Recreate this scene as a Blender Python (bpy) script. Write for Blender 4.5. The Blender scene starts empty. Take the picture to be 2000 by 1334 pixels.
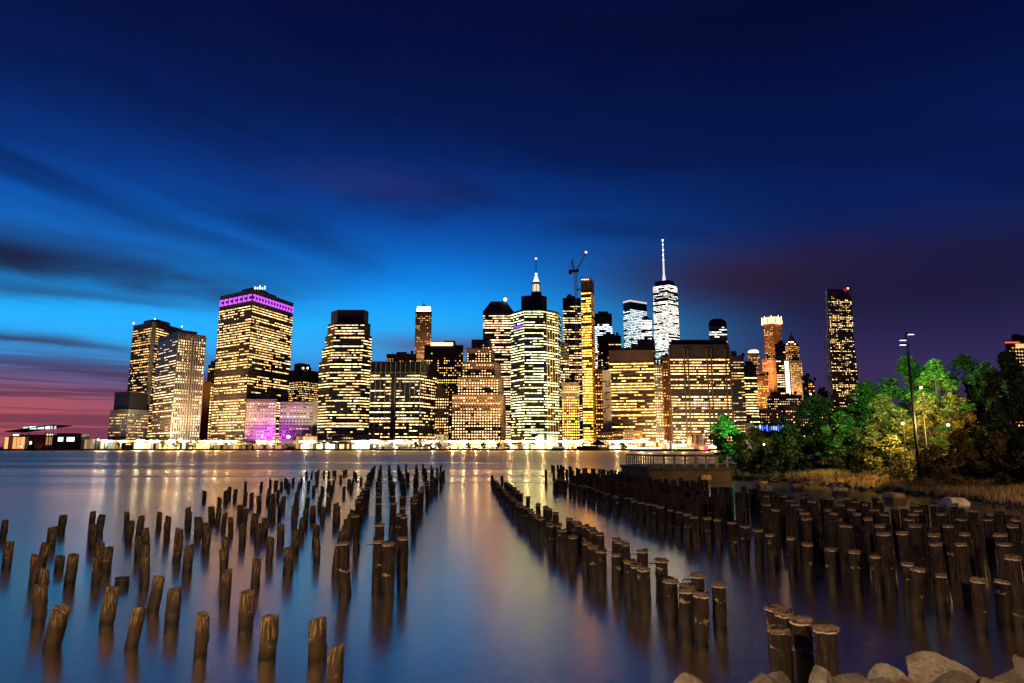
import bpy, math, random
from mathutils import Vector, Matrix, noise
R = math.radians
rnd = random.Random(7)
sc = bpy.context.scene
COL = sc.collection

# ------------------------------------------------------------------ camera
CAM_H, FPX, HOR = 4.5, 1300.0, 872.0
PITCH = math.atan((HOR - 667.0) / FPX)
cam = bpy.data.cameras.new('camera')
cam.sensor_width = 36.0
cam.lens = 36.0 * FPX / 2000.0
cam.clip_start, cam.clip_end = 0.1, 20000.0
cam_ob = bpy.data.objects.new('camera', cam)
cam_ob.location = (0, 0, CAM_H)
cam_ob.rotation_euler = (math.pi / 2 + PITCH, 0, 0)
COL.objects.link(cam_ob)
sc.camera = cam_ob

# ------------------------------------------------------------------ exposure and sampling
vs = sc.view_settings
vs.view_transform, vs.look, vs.gamma, vs.exposure = 'Standard', 'None', 1.0, 0.0
vs.use_curve_mapping = False
sc.render.engine = 'CYCLES'
sc.cycles.use_denoising = True
sc.cycles.max_bounces = 5
sc.cycles.diffuse_bounces = 2
sc.cycles.glossy_bounces = 3
sc.cycles.transmission_bounces = 3
sc.cycles.transparent_max_bounces = 6
sc.cycles.sample_clamp_indirect = 60.0
sc.cycles.caustics_reflective = False
sc.cycles.caustics_refractive = False


class NT:
    """small helper to write node trees"""
    def __init__(s, tree):
        s.t = tree; s.n = tree.nodes; s.l = tree.links
    def node(s, kind, **kw):
        n = s.n.new(kind)
        for k, v in kw.items():
            setattr(n, k, v)
        return n
    def put(s, sock, v):
        if hasattr(v, 'is_linked'):
            s.l.new(v, sock)
        else:
            sock.default_value = v
    def m(s, op, a, b=0.0, c=0.0, clamp=False):
        n = s.node('ShaderNodeMath', operation=op, use_clamp=clamp)
        s.put(n.inputs[0], a); s.put(n.inputs[1], b); s.put(n.inputs[2], c)
        return n.outputs[0]
    def step(s, x, a, b, lo=0.0, hi=1.0):
        n = s.node('ShaderNodeMapRange', interpolation_type='SMOOTHSTEP', clamp=True)
        s.put(n.inputs[0], x); s.put(n.inputs[1], a); s.put(n.inputs[2], b)
        s.put(n.inputs[3], lo); s.put(n.inputs[4], hi)
        return n.outputs[0]
    def mix(s, f, a, b, mode='MIX'):
        n = s.node('ShaderNodeMix', data_type='RGBA', blend_type=mode)
        s.put(n.inputs[0], f)
        for sock, v in ((n.inputs[6], a), (n.inputs[7], b)):
            if isinstance(v, tuple) and len(v) == 3:
                v = (*v, 1)
            s.put(sock, v)
        return n.outputs[2]
    def ramp(s, f, stops, interp='LINEAR'):
        n = s.node('ShaderNodeValToRGB')
        cr = n.color_ramp; cr.interpolation = interp
        while len(cr.elements) < len(stops):
            cr.elements.new(0.5)
        for e, (p, c) in zip(cr.elements, stops):
            e.position = p; e.color = (*c, 1) if len(c) == 3 else c
        s.put(n.inputs[0], f)
        return n.outputs[0]
    def comb(s, x, y, z):
        n = s.node('ShaderNodeCombineXYZ')
        for i, v in enumerate((x, y, z)):
            s.put(n.inputs[i], v)
        return n.outputs[0]
    def noise(s, vec, scale=1.0, detail=3.0, rough=0.5, dist=0.0):
        n = s.node('ShaderNodeTexNoise')
        if vec is not None:
            s.put(n.inputs['Vector'], vec)
        n.inputs['Scale'].default_value = scale
        n.inputs['Detail'].default_value = detail
        n.inputs['Roughness'].default_value = rough
        n.inputs['Distortion'].default_value = dist
        return n.outputs[0]


# ------------------------------------------------------------------ sky: dusk, sun already below the west horizon
SUN_AZ, SUN_EL = R(-30), R(-4)
world = bpy.data.worlds.new('World')
sc.world = world
world.use_nodes = True
w = NT(world.node_tree)
w.n.clear()
tc = w.node('ShaderNodeTexCoord')
nrm = w.node('ShaderNodeVectorMath', operation='NORMALIZE')
w.l.new(tc.outputs['Generated'], nrm.inputs[0])
sep = w.node('ShaderNodeSeparateXYZ')
w.l.new(nrm.outputs[0], sep.inputs[0])
dx, dy, dz = sep.outputs
az = w.m('MULTIPLY', w.m('ARCTAN2', dx, dy), 180 / math.pi)        # degrees, 0 = the view, negative = left (west)
el = w.m('MULTIPLY', w.m('ARCSINE', dz), 180 / math.pi)
warp = w.noise(w.comb(w.m('MULTIPLY', az, 0.03), w.m('MULTIPLY', el, 0.06), 3.0), 1.0, 3.0)
elw = w.m('ADD', el, w.m('MULTIPLY', w.m('SUBTRACT', warp, 0.5), 2.4))
e01 = w.m('DIVIDE', elw, 60.0, clamp=True)
def D(e): return e / 60.0
west = w.ramp(e01, [(D(0), (.050, .035, .11)), (D(3.5), (.045, .06, .19)), (D(6.0), (.045, .20, .55)), (D(8), (.020, .44, .98)),
                    (D(11), (.008, .42, 1.08)), (D(13.5), (.001, .25, .88)), (D(17), (.001, .085, .44)),
                    (D(21), (.0008, .030, .21)), (D(26), (.0006, .009, .088)), (D(32), (.0005, .003, .044)),
                    (D(40), (.0004, .002, .030)), (D(60), (.0003, .0015, .02))], 'B_SPLINE')
east = w.ramp(e01, [(D(0), (.055, .026, .090)), (D(4), (.042, .024, .098)), (D(8), (.024, .017, .085)),
                    (D(13), (.006, .012, .080)), (D(18), (.0015, .013, .105)), (D(24), (.0008, .007, .070)),
                    (D(30), (.0006, .0026, .036)), (D(38), (.0005, .0014, .018)), (D(60), (.0003, .0015, .02))], 'B_SPLINE')
wf = w.m('MULTIPLY', w.step(az, 27.0, -9.0), w.step(az, -120.0, -60.0))
base = w.mix(wf, east, west)
# pink afterglow low over the harbour
pinkf = w.m('MULTIPLY', w.m('MULTIPLY', w.step(az, -16.0, -36.0), w.step(az, -95.0, -55.0)), w.step(elw, 6.2, 2.0))
base = w.mix(pinkf, base, (.44, .085, .12))
# streaked clouds, thin with a long sideways stretch
cu = w.m('ADD', w.m('MULTIPLY', az, 0.045), w.m('MULTIPLY', el, 0.03))
s1 = w.noise(w.comb(cu, w.m('MULTIPLY', w.m('ADD', elw, w.m('MULTIPLY', az, 0.05)), 0.24), 1.7), 1.0, 5.0, 0.55, 0.25)
s2 = w.noise(w.comb(w.m('MULTIPLY', az, 0.05), w.m('MULTIPLY', el, 2.1), 8.2), 1.0, 5.0, 0.62, 0.3)
s3 = w.noise(w.comb(w.m('MULTIPLY', az, 0.035), w.m('MULTIPLY', w.m('ADD', el, w.m('MULTIPLY', az, 0.16)), 0.16), 21.0), 1.0, 3.0, 0.5, 0.4)
leftw = w.step(az, -9.0, -30.0)
c1 = w.m('MULTIPLY', w.m('MULTIPLY', w.step(s1, 0.38, 0.66), leftw), w.m('MULTIPLY', w.step(el, 10.2, 11.6), w.step(el, 18.0, 13.0)))
base = w.mix(w.m('MULTIPLY', c1, 0.93), base, w.mix(w.step(el, 12.0, 4.0), (.012, .011, .040), (.11, .026, .065)))
c2 = w.m('MULTIPLY', w.m('MULTIPLY', w.step(s2, 0.43, 0.58), w.step(az, -12.0, -30.0)), w.step(el, 7.6, 5.0))
base = w.mix(w.m('MULTIPLY', c2, 0.78), base, w.mix(w.step(el, 5.6, 2.2), (.045, .018, .062), (.12, .034, .075)))
c3 = w.m('MULTIPLY', w.step(s3, 0.44, 0.62), w.m('MULTIPLY', w.step(el, 12.0, 19.0), w.step(el, 50.0, 26.0)))
base = w.mix(w.m('MULTIPLY', c3, 0.62), base, (.0007, .006, .062))
# maroon bank of cloud over the northern half of the skyline, and small ones near the middle
def bank(ca, ce, wa, we, dens, colr):
    global base
    a = w.m('DIVIDE', w.m('SUBTRACT', az, ca), wa)
    e = w.m('DIVIDE', w.m('ADD', w.m('SUBTRACT', elw, ce), w.m('MULTIPLY', w.m('SUBTRACT', s1, 0.5), 3.0)), we)
    r2 = w.m('ADD', w.m('MULTIPLY', a, a), w.m('MULTIPLY', e, e))
    f = w.m('MULTIPLY', w.m('EXPONENT', w.m('MULTIPLY', r2, -1.0)), dens)
    base = w.mix(f, base, colr)
bank(20, 13.6, 11, 2.4, .9, (.028, .012, .042))
bank(34, 12.2, 16, 3.0, .75, (.010, .007, .030))
bank(-5, 8.6, 7.5, 1.3, .80, (.085, .020, .075))
bank(-39, 13.2, 14, 1.7, .97, (.008, .0075, .034))
bank(-36, 10.9, 12, 0.5, .6, (.016, .020, .085))
bank(-37, 7.2, 9, 0.4, .85, (.030, .014, .052))
bank(-31, 5.0, 12, 0.7, .6, (.070, .030, .085))
bank(-12, 22.0, 7, 1.2, .30, (.030, .022, .12))
sky = w.node('ShaderNodeTexSky', sky_type='NISHITA', sun_disc=False)
sky.sun_elevation, sky.sun_rotation = SUN_EL, SUN_AZ
bg1 = w.node('ShaderNodeBackground'); bg1.inputs[1].default_value = 0.05
w.l.new(sky.outputs[0], bg1.inputs[0])
bg2 = w.node('ShaderNodeBackground'); bg2.inputs[1].default_value = 1.0
w.l.new(base, bg2.inputs[0])
add = w.node('ShaderNodeAddShader')
w.l.new(bg1.outputs[0], add.inputs[0]); w.l.new(bg2.outputs[0], add.inputs[1])
out = w.node('ShaderNodeOutputWorld')
w.l.new(add.outputs[0], out.inputs[0])

sun = bpy.data.lights.new('sun', 'SUN')
sun.energy, sun.angle, sun.color = 0.02, R(10), (1.0, .62, .5)
sun_ob = bpy.data.objects.new('sun', sun)
sun_ob.rotation_euler = (R(89), 0, -SUN_AZ + math.pi)
COL.objects.link(sun_ob)


# ------------------------------------------------------------------ helpers
def at(px, py, Y):
    """point at distance Y on the sight line of a spot measured in the photograph"""
    u, v = px - 1000.0, 667.0 - py
    ry = FPX * math.cos(PITCH) - v * math.sin(PITCH)
    rz = FPX * math.sin(PITCH) + v * math.cos(PITCH)
    return Vector((u * Y / ry, Y, CAM_H + rz * Y / ry))

def onz(px, py, z):
    """where that sight line meets the level z"""
    u, v = px - 1000.0, 667.0 - py
    ry = FPX * math.cos(PITCH) - v * math.sin(PITCH)
    rz = FPX * math.sin(PITCH) + v * math.cos(PITCH)
    t = (z - CAM_H) / rz
    return Vector((u * t, ry * t, z))

def tag(o, label=None, cat=None, group=None, kind=None):
    if label: o['label'] = label
    if cat: o['category'] = cat
    if group: o['group'] = group
    if kind: o['kind'] = kind
    return o

def empty(name, loc, label=None, cat=None, group=None):
    o = bpy.data.objects.new(name, None)
    o.location = loc
    o.empty_display_size = 0.2
    COL.objects.link(o)
    return tag(o, label, cat, group)

def link(name, me, parent=None, loc=None):
    o = bpy.data.objects.new(name, me)
    COL.objects.link(o)
    if parent: o.parent = parent
    if loc is not None: o.location = loc
    return o


class MB:
    def __init__(s):
        s.v = []; s.f = []; s.c = []
    def quad(s, a, b, c, d, col=None):
        i = len(s.v); s.v += [tuple(a), tuple(b), tuple(c), tuple(d)]
        s.f.append((i, i + 1, i + 2, i + 3)); s.c.append(col)
    def slab(s, o, ux, uy, uz, back=True):
        o, ux, uy, uz = map(Vector, (o, ux, uy, uz))
        i = len(s.v)
        for c in (0, 1):
            for b in (0, 1):
                for a in (0, 1):
                    s.v.append(tuple(o + ux * a + uy * b + uz * c))
        for q in ((0, 1, 5, 4), (1, 3, 7, 5), (2, 6, 7, 3), (0, 4, 6, 2), (4, 5, 7, 6), (0, 2, 3, 1)):
            if not back and q == (2, 6, 7, 3): continue
            s.f.append(tuple(i + k for k in q)); s.c.append(None)
    def box(s, x0, x1, y0, y1, z0, z1):
        s.slab((x0, y0, z0), (x1 - x0, 0, 0), (0, y1 - y0, 0), (0, 0, z1 - z0))
    def prism(s, poly, z0, z1, top=None):
        """poly: ccw (x,y); top: other polygon for the upper ring"""
        n = len(poly); i = len(s.v); top = top or poly
        s.v += [(p[0], p[1], z0) for p in poly] + [(p[0], p[1], z1) for p in top]
        for k in range(n):
            s.f.append((i + k, i + (k + 1) % n, i + n + (k + 1) % n, i + n + k)); s.c.append(None)
        s.f.append(tuple(i + n + k for k in range(n))); s.c.append(None)
        s.f.append(tuple(i + n - 1 - k for k in range(n))); s.c.append(None)
    def tube(s, pts, rad, n=6, cap=True):
        pts = [Vector(p) for p in pts]
        i0 = len(s.v)
        for k, p in enumerate(pts):
            d = (pts[min(k + 1, len(pts) - 1)] - pts[max(k - 1, 0)])
            if d.length < 1e-9: d = Vector((0, 0, 1))
            d.normalize()
            a = d.orthogonal().normalized() if abs(d.z) < .95 else Vector((1, 0, 0))
            a = (a - d * a.dot(d)).normalized(); b = d.cross(a)
            for j in range(n):
                t = 2 * math.pi * j / n
                s.v.append(tuple(p + (a * math.cos(t) + b * math.sin(t)) * rad[k]))
        for k in range(len(pts) - 1):
            for j in range(n):
                s.f.append((i0 + k * n + j, i0 + k * n + (j + 1) % n, i0 + (k + 1) * n + (j + 1) % n, i0 + (k + 1) * n + j)); s.c.append(None)
        if cap:
            s.f.append(tuple(i0 + n - 1 - j for j in range(n))); s.c.append(None)
            e = i0 + (len(pts) - 1) * n
            s.f.append(tuple(e + j for j in range(n))); s.c.append(None)
    def ball(s, c, r, n=8, m=5, sq=1.0):
        c = Vector(c); pts = []; rr = []
        for k in range(m + 1):
            t = -math.pi / 2 + math.pi * k / m
            pts.append(c + Vector((0, 0, r * sq * math.sin(t)))); rr.append(max(r * math.cos(t), 1e-4))
        s.tube(pts, rr, n)
    def mesh(s, mat, off=None, smooth=False, name='mesh'):
        me = bpy.data.meshes.new(name)
        v = s.v
        if off is not None:
            ox, oy, oz = off
            v = [(a - ox, b - oy, c - oz) for a, b, c in v]
        me.from_pydata(v, [], s.f)
        if any(c is not None for c in s.c):
            at_ = me.attributes.new('glow', 'FLOAT_COLOR', 'CORNER')
            buf = []
            for f, c in zip(s.f, s.c):
                c = c or (0, 0, 0)
                buf += [c[0], c[1], c[2], 1.0] * len(f)
            at_.data.foreach_set('color', buf)
        if smooth:
            me.polygons.foreach_set('use_smooth', [True] * len(me.polygons))
        if mat: me.materials.append(mat)
        return me
    def build(s, name, mat, parent=None, smooth=False):
        """mesh in world coordinates, parented to an empty that has no rotation"""
        off = parent.location if parent else None
        p = parent
        while p is not None and p.parent is not None:
            p = p.parent; off = off + p.location
        return link(name, s.mesh(mat, off, smooth, name), parent)


# ------------------------------------------------------------------ materials
MATS = {}
def mat(name, col, rough=.7, var=.25, scale=.5, metal=0.0, emit=None, strength=0.0, bump=0.0, spec=.5, sample=False):
    if name in MATS: return MATS[name]
    m = bpy.data.materials.new(name); m.use_nodes = True
    t = NT(m.node_tree); b = t.n['Principled BSDF']
    geo = t.node('ShaderNodeNewGeometry')
    n = t.noise(geo.outputs['Position'], scale, 4.0, .6)
    lo = tuple(c * (1 - var) for c in col); hi = tuple(min(1, c * (1 + var)) for c in col)
    t.put(b.inputs['Base Color'], t.ramp(n, [(.3, lo), (.7, hi)]))
    b.inputs['Roughness'].default_value = rough
    b.inputs['Metallic'].default_value = metal
    b.inputs['Specular IOR Level'].default_value = spec
    if emit:
        b.inputs['Emission Color'].default_value = (*emit, 1)
        b.inputs['Emission Strength'].default_value = strength
        m.cycles.emission_sampling = 'AUTO' if sample else 'NONE'
    if bump:
        bn = t.node('ShaderNodeBump'); bn.inputs['Strength'].default_value = bump
        t.put(bn.inputs['Height'], t.noise(geo.outputs['Position'], scale * 3, 5.0, .65))
        t.l.new(bn.outputs[0], b.inputs['Normal'])
    MATS[name] = m
    return m

def window_mat():
    m = bpy.data.materials.new('window_glass'); m.use_nodes = True
    t = NT(m.node_tree); b = t.n['Principled BSDF']
    b.inputs['Base Color'].default_value = (.012, .014, .018, 1)
    b.inputs['Roughness'].default_value = .12
    a = t.node('ShaderNodeAttribute', attribute_name='glow')
    t.l.new(a.outputs['Color'], b.inputs['Emission Color'])
    b.inputs['Emission Strength'].default_value = 1.0
    m.cycles.emission_sampling = 'NONE'
    return m
WIN = window_mat()

def water_mat():
    m = bpy.data.materials.new('river_water'); m.use_nodes = True
    t = NT(m.node_tree); b = t.n['Principled BSDF']
    geo = t.node('ShaderNodeNewGeometry')
    sp = t.node('ShaderNodeSeparateXYZ'); t.l.new(geo.outputs['Position'], sp.inputs[0])
    x, y, z = sp.outputs
    big = t.noise(t.comb(t.m('MULTIPLY', x, .005), t.m('MULTIPLY', y, .045), 0.0), 1.0, 5.0, .6)
    # calm between the piles, choppier out in the tidal stream
    chop = t.m('ADD', t.step(y, 70.0, 240.0, .225, .36), t.m('MULTIPLY', t.m('SUBTRACT', big, .45), t.step(y, 30.0, 140.0, .08, .60)))
    chop = t.m('MAXIMUM', chop, .12)
    b.inputs['Base Color'].default_value = (.040, .036, .032, 1)
    b.inputs['IOR'].default_value = 1.333
    t.put(b.inputs['Roughness'], chop)
    b.inputs['Specular IOR Level'].default_value = .8
    rip = t.noise(t.comb(t.m('MULTIPLY', x, .8), t.m('MULTIPLY', y, 4.5), 0.0), 1.0, 3.0, .6)
    bn = t.node('ShaderNodeBump'); bn.inputs['Distance'].default_value = .05
    t.put(bn.inputs['Strength'], t.step(y, 12.0, 38.0, .07, 0.0))
    t.put(bn.inputs['Height'], rip)
    t.l.new(bn.outputs[0], b.inputs['Normal'])
    # mirror layer added to brighten the reflections, with warm light put into its tint
    g = t.node('ShaderNodeBsdfAnisotropic'); g.distribution = 'GGX'
    g.inputs['Color'].default_value = (1.0, .83, .60, 1)
    t.put(g.inputs['Roughness'], chop)
    t.l.new(bn.outputs[0], g.inputs['Normal'])
    mx = t.node('ShaderNodeMixShader'); mx.inputs[0].default_value = .82
    t.l.new(b.outputs[0], mx.inputs[1]); t.l.new(g.outputs[0], mx.inputs[2])
    t.l.new(mx.outputs[0], t.n['Material Output'].inputs[0])
    return m

def pile_mat(name, top, low, ringz, ringw, ringcol):
    m = bpy.data.materials.new(name); m.use_nodes = True
    t = NT(m.node_tree); b = t.n['Principled BSDF']
    geo = t.node('ShaderNodeNewGeometry'); oi = t.node('ShaderNodeObjectInfo')
    sp = t.node('ShaderNodeSeparateXYZ'); t.l.new(geo.outputs['Position'], sp.inputs[0])
    x, y, z = sp.outputs
    vec = t.comb(t.m('MULTIPLY', x, 26.0), t.m('MULTIPLY', y, 26.0), t.m('MULTIPLY', z, 2.6))
    grain = t.noise(vec, 1.0, 5.0, .65, .3)
    patch = t.noise(geo.outputs['Position'], 4.5, 4.0, .6)
    zz = t.m('ADD', z, t.m('MULTIPLY', t.m('SUBTRACT', patch, .5), .9))
    zz = t.m('ADD', zz, t.m('MULTIPLY', t.m('SUBTRACT', oi.outputs['Random'], .5), .30))
    dry = t.ramp(grain, [(.36, tuple(c * .05 for c in top)), (.50, tuple(c * .24 for c in top)), (.60, tuple(c * .75 for c in top)), (.72, tuple(min(1, c * 1.9) for c in top))])
    wet = t.ramp(grain, [(.3, tuple(c * .3 for c in low)), (.7, low)])
    c = t.mix(t.step(zz, ringz - .18, ringz + .16), wet, dry)
    rn = t.noise(geo.outputs['Position'], 7.0, 3.0, .6)
    rz = t.m('ADD', t.m('ADD', z, t.m('MULTIPLY', t.m('SUBTRACT', rn, .5), .34)), t.m('MULTIPLY', t.m('SUBTRACT', oi.outputs['Random'], .2), .8))
    ring = t.m('MULTIPLY', t.step(t.m('ABSOLUTE', t.m('SUBTRACT', rz, ringz + .17)), ringw, ringw * .25), t.step(patch, .50, .62))
    c = t.mix(ring, c, ringcol)
    c = t.mix(t.step(z, .20, .06), c, (.006, .004, .003))
    t.put(b.inputs['Base Color'], c)
    t.put(b.inputs['Roughness'], t.step(zz, .2, .7, .42, .85))
    bn = t.node('ShaderNodeBump'); bn.inputs['Strength'].default_value = .9; bn.inputs['Distance'].default_value = .03
    t.put(bn.inputs['Height'], grain)
    t.l.new(bn.outputs[0], b.inputs['Normal'])
    return m

def leaf_mat(name, a, b_):
    m = bpy.data.materials.new(name); m.use_nodes = True
    t = NT(m.node_tree); b = t.n['Principled BSDF']
    geo = t.node('ShaderNodeNewGeometry')
    n = t.noise(geo.outputs['Position'], .9, 3.0, .7)
    cr = t.ramp(n, [(.3, a), (.7, b_)])
    t.put(b.inputs['Base Color'], cr); b.inputs['Roughness'].default_value = .6
    tr = t.node('ShaderNodeBsdfTranslucent'); t.put(tr.inputs[0], cr)
    mx = t.node('ShaderNodeMixShader'); mx.inputs[0].default_value = .35
    t.l.new(b.outputs[0], mx.inputs[1]); t.l.new(tr.outputs[0], mx.inputs[2])
    t.l.new(mx.outputs[0], t.n['Material Output'].inputs[0])
    return m

M_black = mat('black_metal', (.018, .014, .012), .45, .3, .2)
M_dark = mat('dark_bronze', (.095, .056, .032), .5, .3, .1)
M_brown = mat('brown_brick', (.085, .042, .024), .8, .3, .1)
M_stone = mat('pale_stone', (.34, .26, .17), .8, .2, .1)
M_conc = mat('concrete', (.30, .26, .21), .85, .25, .1)
M_grey = mat('grey_panel', (.16, .14, .12), .7, .25, .1)
M_orange = mat('orange_brick', (.42, .17, .05), .85, .2, .1)  # orange light on the walls is put into this base colour
M_glass = mat('dark_glass', (.012, .016, .022), .15, .2, .1)
M_steel = mat('steel', (.25, .25, .26), .45, .2, .5, metal=.6)
M_white = mat('white_paint', (.75, .73, .68), .6, .1, .3)
M_rust = mat('crane_steel', (.12, .035, .025), .6, .3, .3)
M_asph = mat('asphalt', (.05, .05, .052), .9, .2, .2)
M_bark = mat('bark', (.03, .021, .015), .9, .35, 3.0, bump=.5)
M_soil = mat('soil', (.07, .05, .03), .95, .35, .8, bump=.5)
M_lampwarm = mat('lamp_warm_light', (.8, .7, .5), .4, 0, 1, emit=(1, .66, .30), strength=1300, sample=True)
M_lampwhite = mat('lamp_white_light', (.8, .8, .8), .4, 0, 1, emit=(1, .86, .62), strength=1400, sample=True)
M_roofwhite = mat('roof_white_light', (.8, .8, .8), .4, 0, 1, emit=(1, .92, .8), strength=12)
M_roofwarm = mat('roof_warm_light', (.8, .7, .5), .4, 0, 1, emit=(1, .7, .35), strength=7)
M_lampgold = mat('lamp_gold_light', (.8, .7, .5), .4, 0, 1, emit=(1, .66, .28), strength=4200, sample=True)
M_lampcool = mat('lamp_cool_light', (.8, .8, .8), .4, 0, 1, emit=(.75, 1, .95), strength=2.0)
M_lampred = mat('lamp_red_light', (.5, .05, .05), .4, 0, 1, emit=(1, .08, .06), strength=25)
M_lamppurple = mat('lamp_purple_light', (.5, .2, .6), .4, 0, 1, emit=(.85, .35, 1), strength=25)


# ------------------------------------------------------------------ the setting: river, far shore, park bank
def grid_sheet(name, m, x0, x1, y0, y1, z):
    b = MB(); b.quad((x0, y0, z), (x1, y0, z), (x1, y1, z), (x0, y1, z))
    return tag(b.build(name, m), kind='structure')
grid_sheet('river_water', water_mat(), -9000, 9000, -400, 9000, 0.0)
SHORE = 731.0
b = MB(); b.box(-2500, 2600, SHORE + 1.2, 5000, -2, 1.5)
tag(b.build('far_shore_ground', M_asph), kind='structure')
b = MB(); b.box(-1200, 900, SHORE, SHORE + 1.2, -2, 1.9)
for k in range(-1200, 900, 12):
    b.box(k, k + .5, SHORE - .25, SHORE, -2, 1.75)
tag(b.build('seawall', mat('seawall_concrete', (.10, .085, .07), .9, .3, .2)), 'dark concrete seawall along the far city waterfront', 'wall')

# park side: outline of the land (water edge)
BANK = [(-420, 9.2), (-60, 9.2), (-6, 9.4), (3.0, 10.4), (8.5, 12.6), (17, 18), (30, 32), (36, 44), (37, 60), (36, 78), (31, 92),
        (22.5, 101), (21.5, 118), (30, 127), (60, 150), (130, 190), (420, 240), (420, -300), (-420, -300)]
def sd_bank(x, y):
    ins = False; d = 1e9
    for (ax, ay), (bx, by) in zip(BANK, BANK[1:] + BANK[:1]):
        ex, ey = bx - ax, by - ay
        t = max(0, min(1, ((x - ax) * ex + (y - ay) * ey) / (ex * ex + ey * ey)))
        d = min(d, (x - ax - ex * t) ** 2 + (y - ay - ey * t) ** 2)
        if (ay > y) != (by > y) and x < (bx - ax) * (y - ay) / (by - ay) + ax: ins = not ins
    return math.sqrt(d) * (1 if ins else -1)
def land_z(x, y):
    s = sd_bank(x, y)
    k = max(0.0, min(1.0, (34 - y) / 18)); k = k * k * (3 - 2 * k)
    return max(-1.4, min(s * (.17 + .17 * k), .95 + 1.65 * k)) + (.22 * noise.noise((x * .35, y * .35, 0)) if s > 0 else 0)
def bank_mesh():
    xs = [-400 + 20 * i for i in range(17)] + [-78 + 2.2 * i for i in range(95)] + [140 + 20 * i for i in range(14)]
    ys = [-280 + 20 * i for i in range(13)] + [-36 + 2.2 * i for i in range(105)]
    b = MB()
    for y in ys:
        for x in xs: b.v.append((x, y, land_z(x, y)))
    n = len(xs)
    for j in range(len(ys) - 1):
        for i in range(n - 1):
            q = (j * n + i, j * n + i + 1, (j + 1) * n + i + 1, (j + 1) * n + i)
            if max(b.v[k][2] for k in q) > -1.35: b.f.append(q); b.c.append(None)
    return b
tag(bank_mesh().build('park_bank_ground', M_soil, smooth=True), kind='structure')


# ------------------------------------------------------------------ lamps: how a lamp's own light is made
def point_light(name, loc, col, watts, radius=.6, parent=None):
    l = bpy.data.lights.new(name, 'POINT'); l.energy = watts; l.color = col; l.shadow_soft_size = radius
    o = bpy.data.objects.new(name, l); COL.objects.link(o)
    if parent:
        o.parent = parent; o.location = Vector(loc) - parent.location
    else: o.location = loc
    return o

def flood(name, loc, col, watts, parent, tilt=20, cone=150, rad=.4, yaw=0):
    """lamp with a reflector throwing its light inland (+Y) and slightly up"""
    l = bpy.data.lights.new(name, 'SPOT'); l.energy = watts; l.color = col; l.shadow_soft_size = rad
    l.spot_size = R(cone); l.spot_blend = .6
    o = bpy.data.objects.new(name, l); COL.objects.link(o)
    o.rotation_euler = (R(90 + tilt), 0, R(yaw))
    o.parent = parent; o.location = Vector(loc) - parent.location
    return o

# ------------------------------------------------------------------ buildings
GLOW = 1.35
WARM = ((1, .42, .10), (1, .66, .30)); CREAM = ((1, .50, .17), (1, .74, .40)); WHITE = ((1, .85, .6), (.95, 1, .95))
COOL = ((.62, .88, 1), (.95, 1, .95)); GOLD = ((1, .30, .03), (1, .60, .13)); MIXG = ((1, .75, .35), (.8, 1, .75))
PURP = ((.75, .16, .95), (1, .55, .8)); BLUE = ((.08, .18, 1), (.35, .6, 1))

def style(wall, lit=.6, glow=2.2, col=WARM, fh=3.9, bw=3.2, wf=.78, hf=.5, var=.25, run=.6, crown=3.0, base=5.0, dark=(), pier=.45, rows=True, dens=None, grow=0.0):
    return dict(wall=wall, lit=lit, glow=glow, col=col, fh=fh, bw=bw, wf=wf, hf=hf, var=var, run=run, crown=crown, base=base, dark=dark, pier=pier, rows=rows, grow=grow)

def ccw(p):
    a = sum(p[i][0] * p[(i + 1) % len(p)][1] - p[(i + 1) % len(p)][0] * p[i][1] for i in range(len(p)))
    return p if a > 0 else p[::-1]

def foot(corners, back):
    """visible corners (px, py, Y) left to right -> footprint polygon (ccw) and roof height"""
    P = [at(*c) for c in corners]
    z = P[len(P) // 2].z if len(P) != 2 else P[0].z
    q = [(p.x, p.y) for p in P]
    if len(q) == 3:
        q.append((q[0][0] + q[2][0] - q[1][0], q[0][1] + q[2][1] - q[1][1]))
    else:
        mx = sum(p[0] for p in q) / len(q); my = sum(p[1] for p in q) / len(q)
        l = math.hypot(mx, my); ux, uy = mx / l * back, my / l * back
        q += [(q[-1][0] + ux, q[-1][1] + uy), (q[0][0] + ux, q[0][1] + uy)]
    return ccw(q), z

def lit_row(rg, n, st, frow, tone=(1, 1, 1)):
    u = rg.random(); q = st['var']
    if u < .9 * q: p = .97; k = 1.25
    elif u < 1.75 * q: p = st['lit'] * .38; k = .7
    else: p = st['lit']; k = rg.uniform(.65, 1.1)
    p = min(.98, max(.02, rg.gauss(p, .08)))
    k *= GLOW * st['glow'] * (1 + st['grow'] * (1 - frow))
    on = rg.random() < p; outc = []
    for i in range(n):
        if rg.random() > st['run'] * .78: on = rg.random() < p
        if on:
            f = rg.random() * .7 + .15; a, c = st['col']
            g = k * min(2.2, math.exp(rg.gauss(-.15, .48)))
            tn = tone if rg.random() > .06 else (.9, 1.2, 1.9)
            outc.append(tuple((a[j] * (1 - f) + c[j] * f) * g * tn[j] for j in range(3)))
        else:
            g = k * .012 * rg.random()
            outc.append((g, g * .6, g * .3))
    return outc

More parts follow.
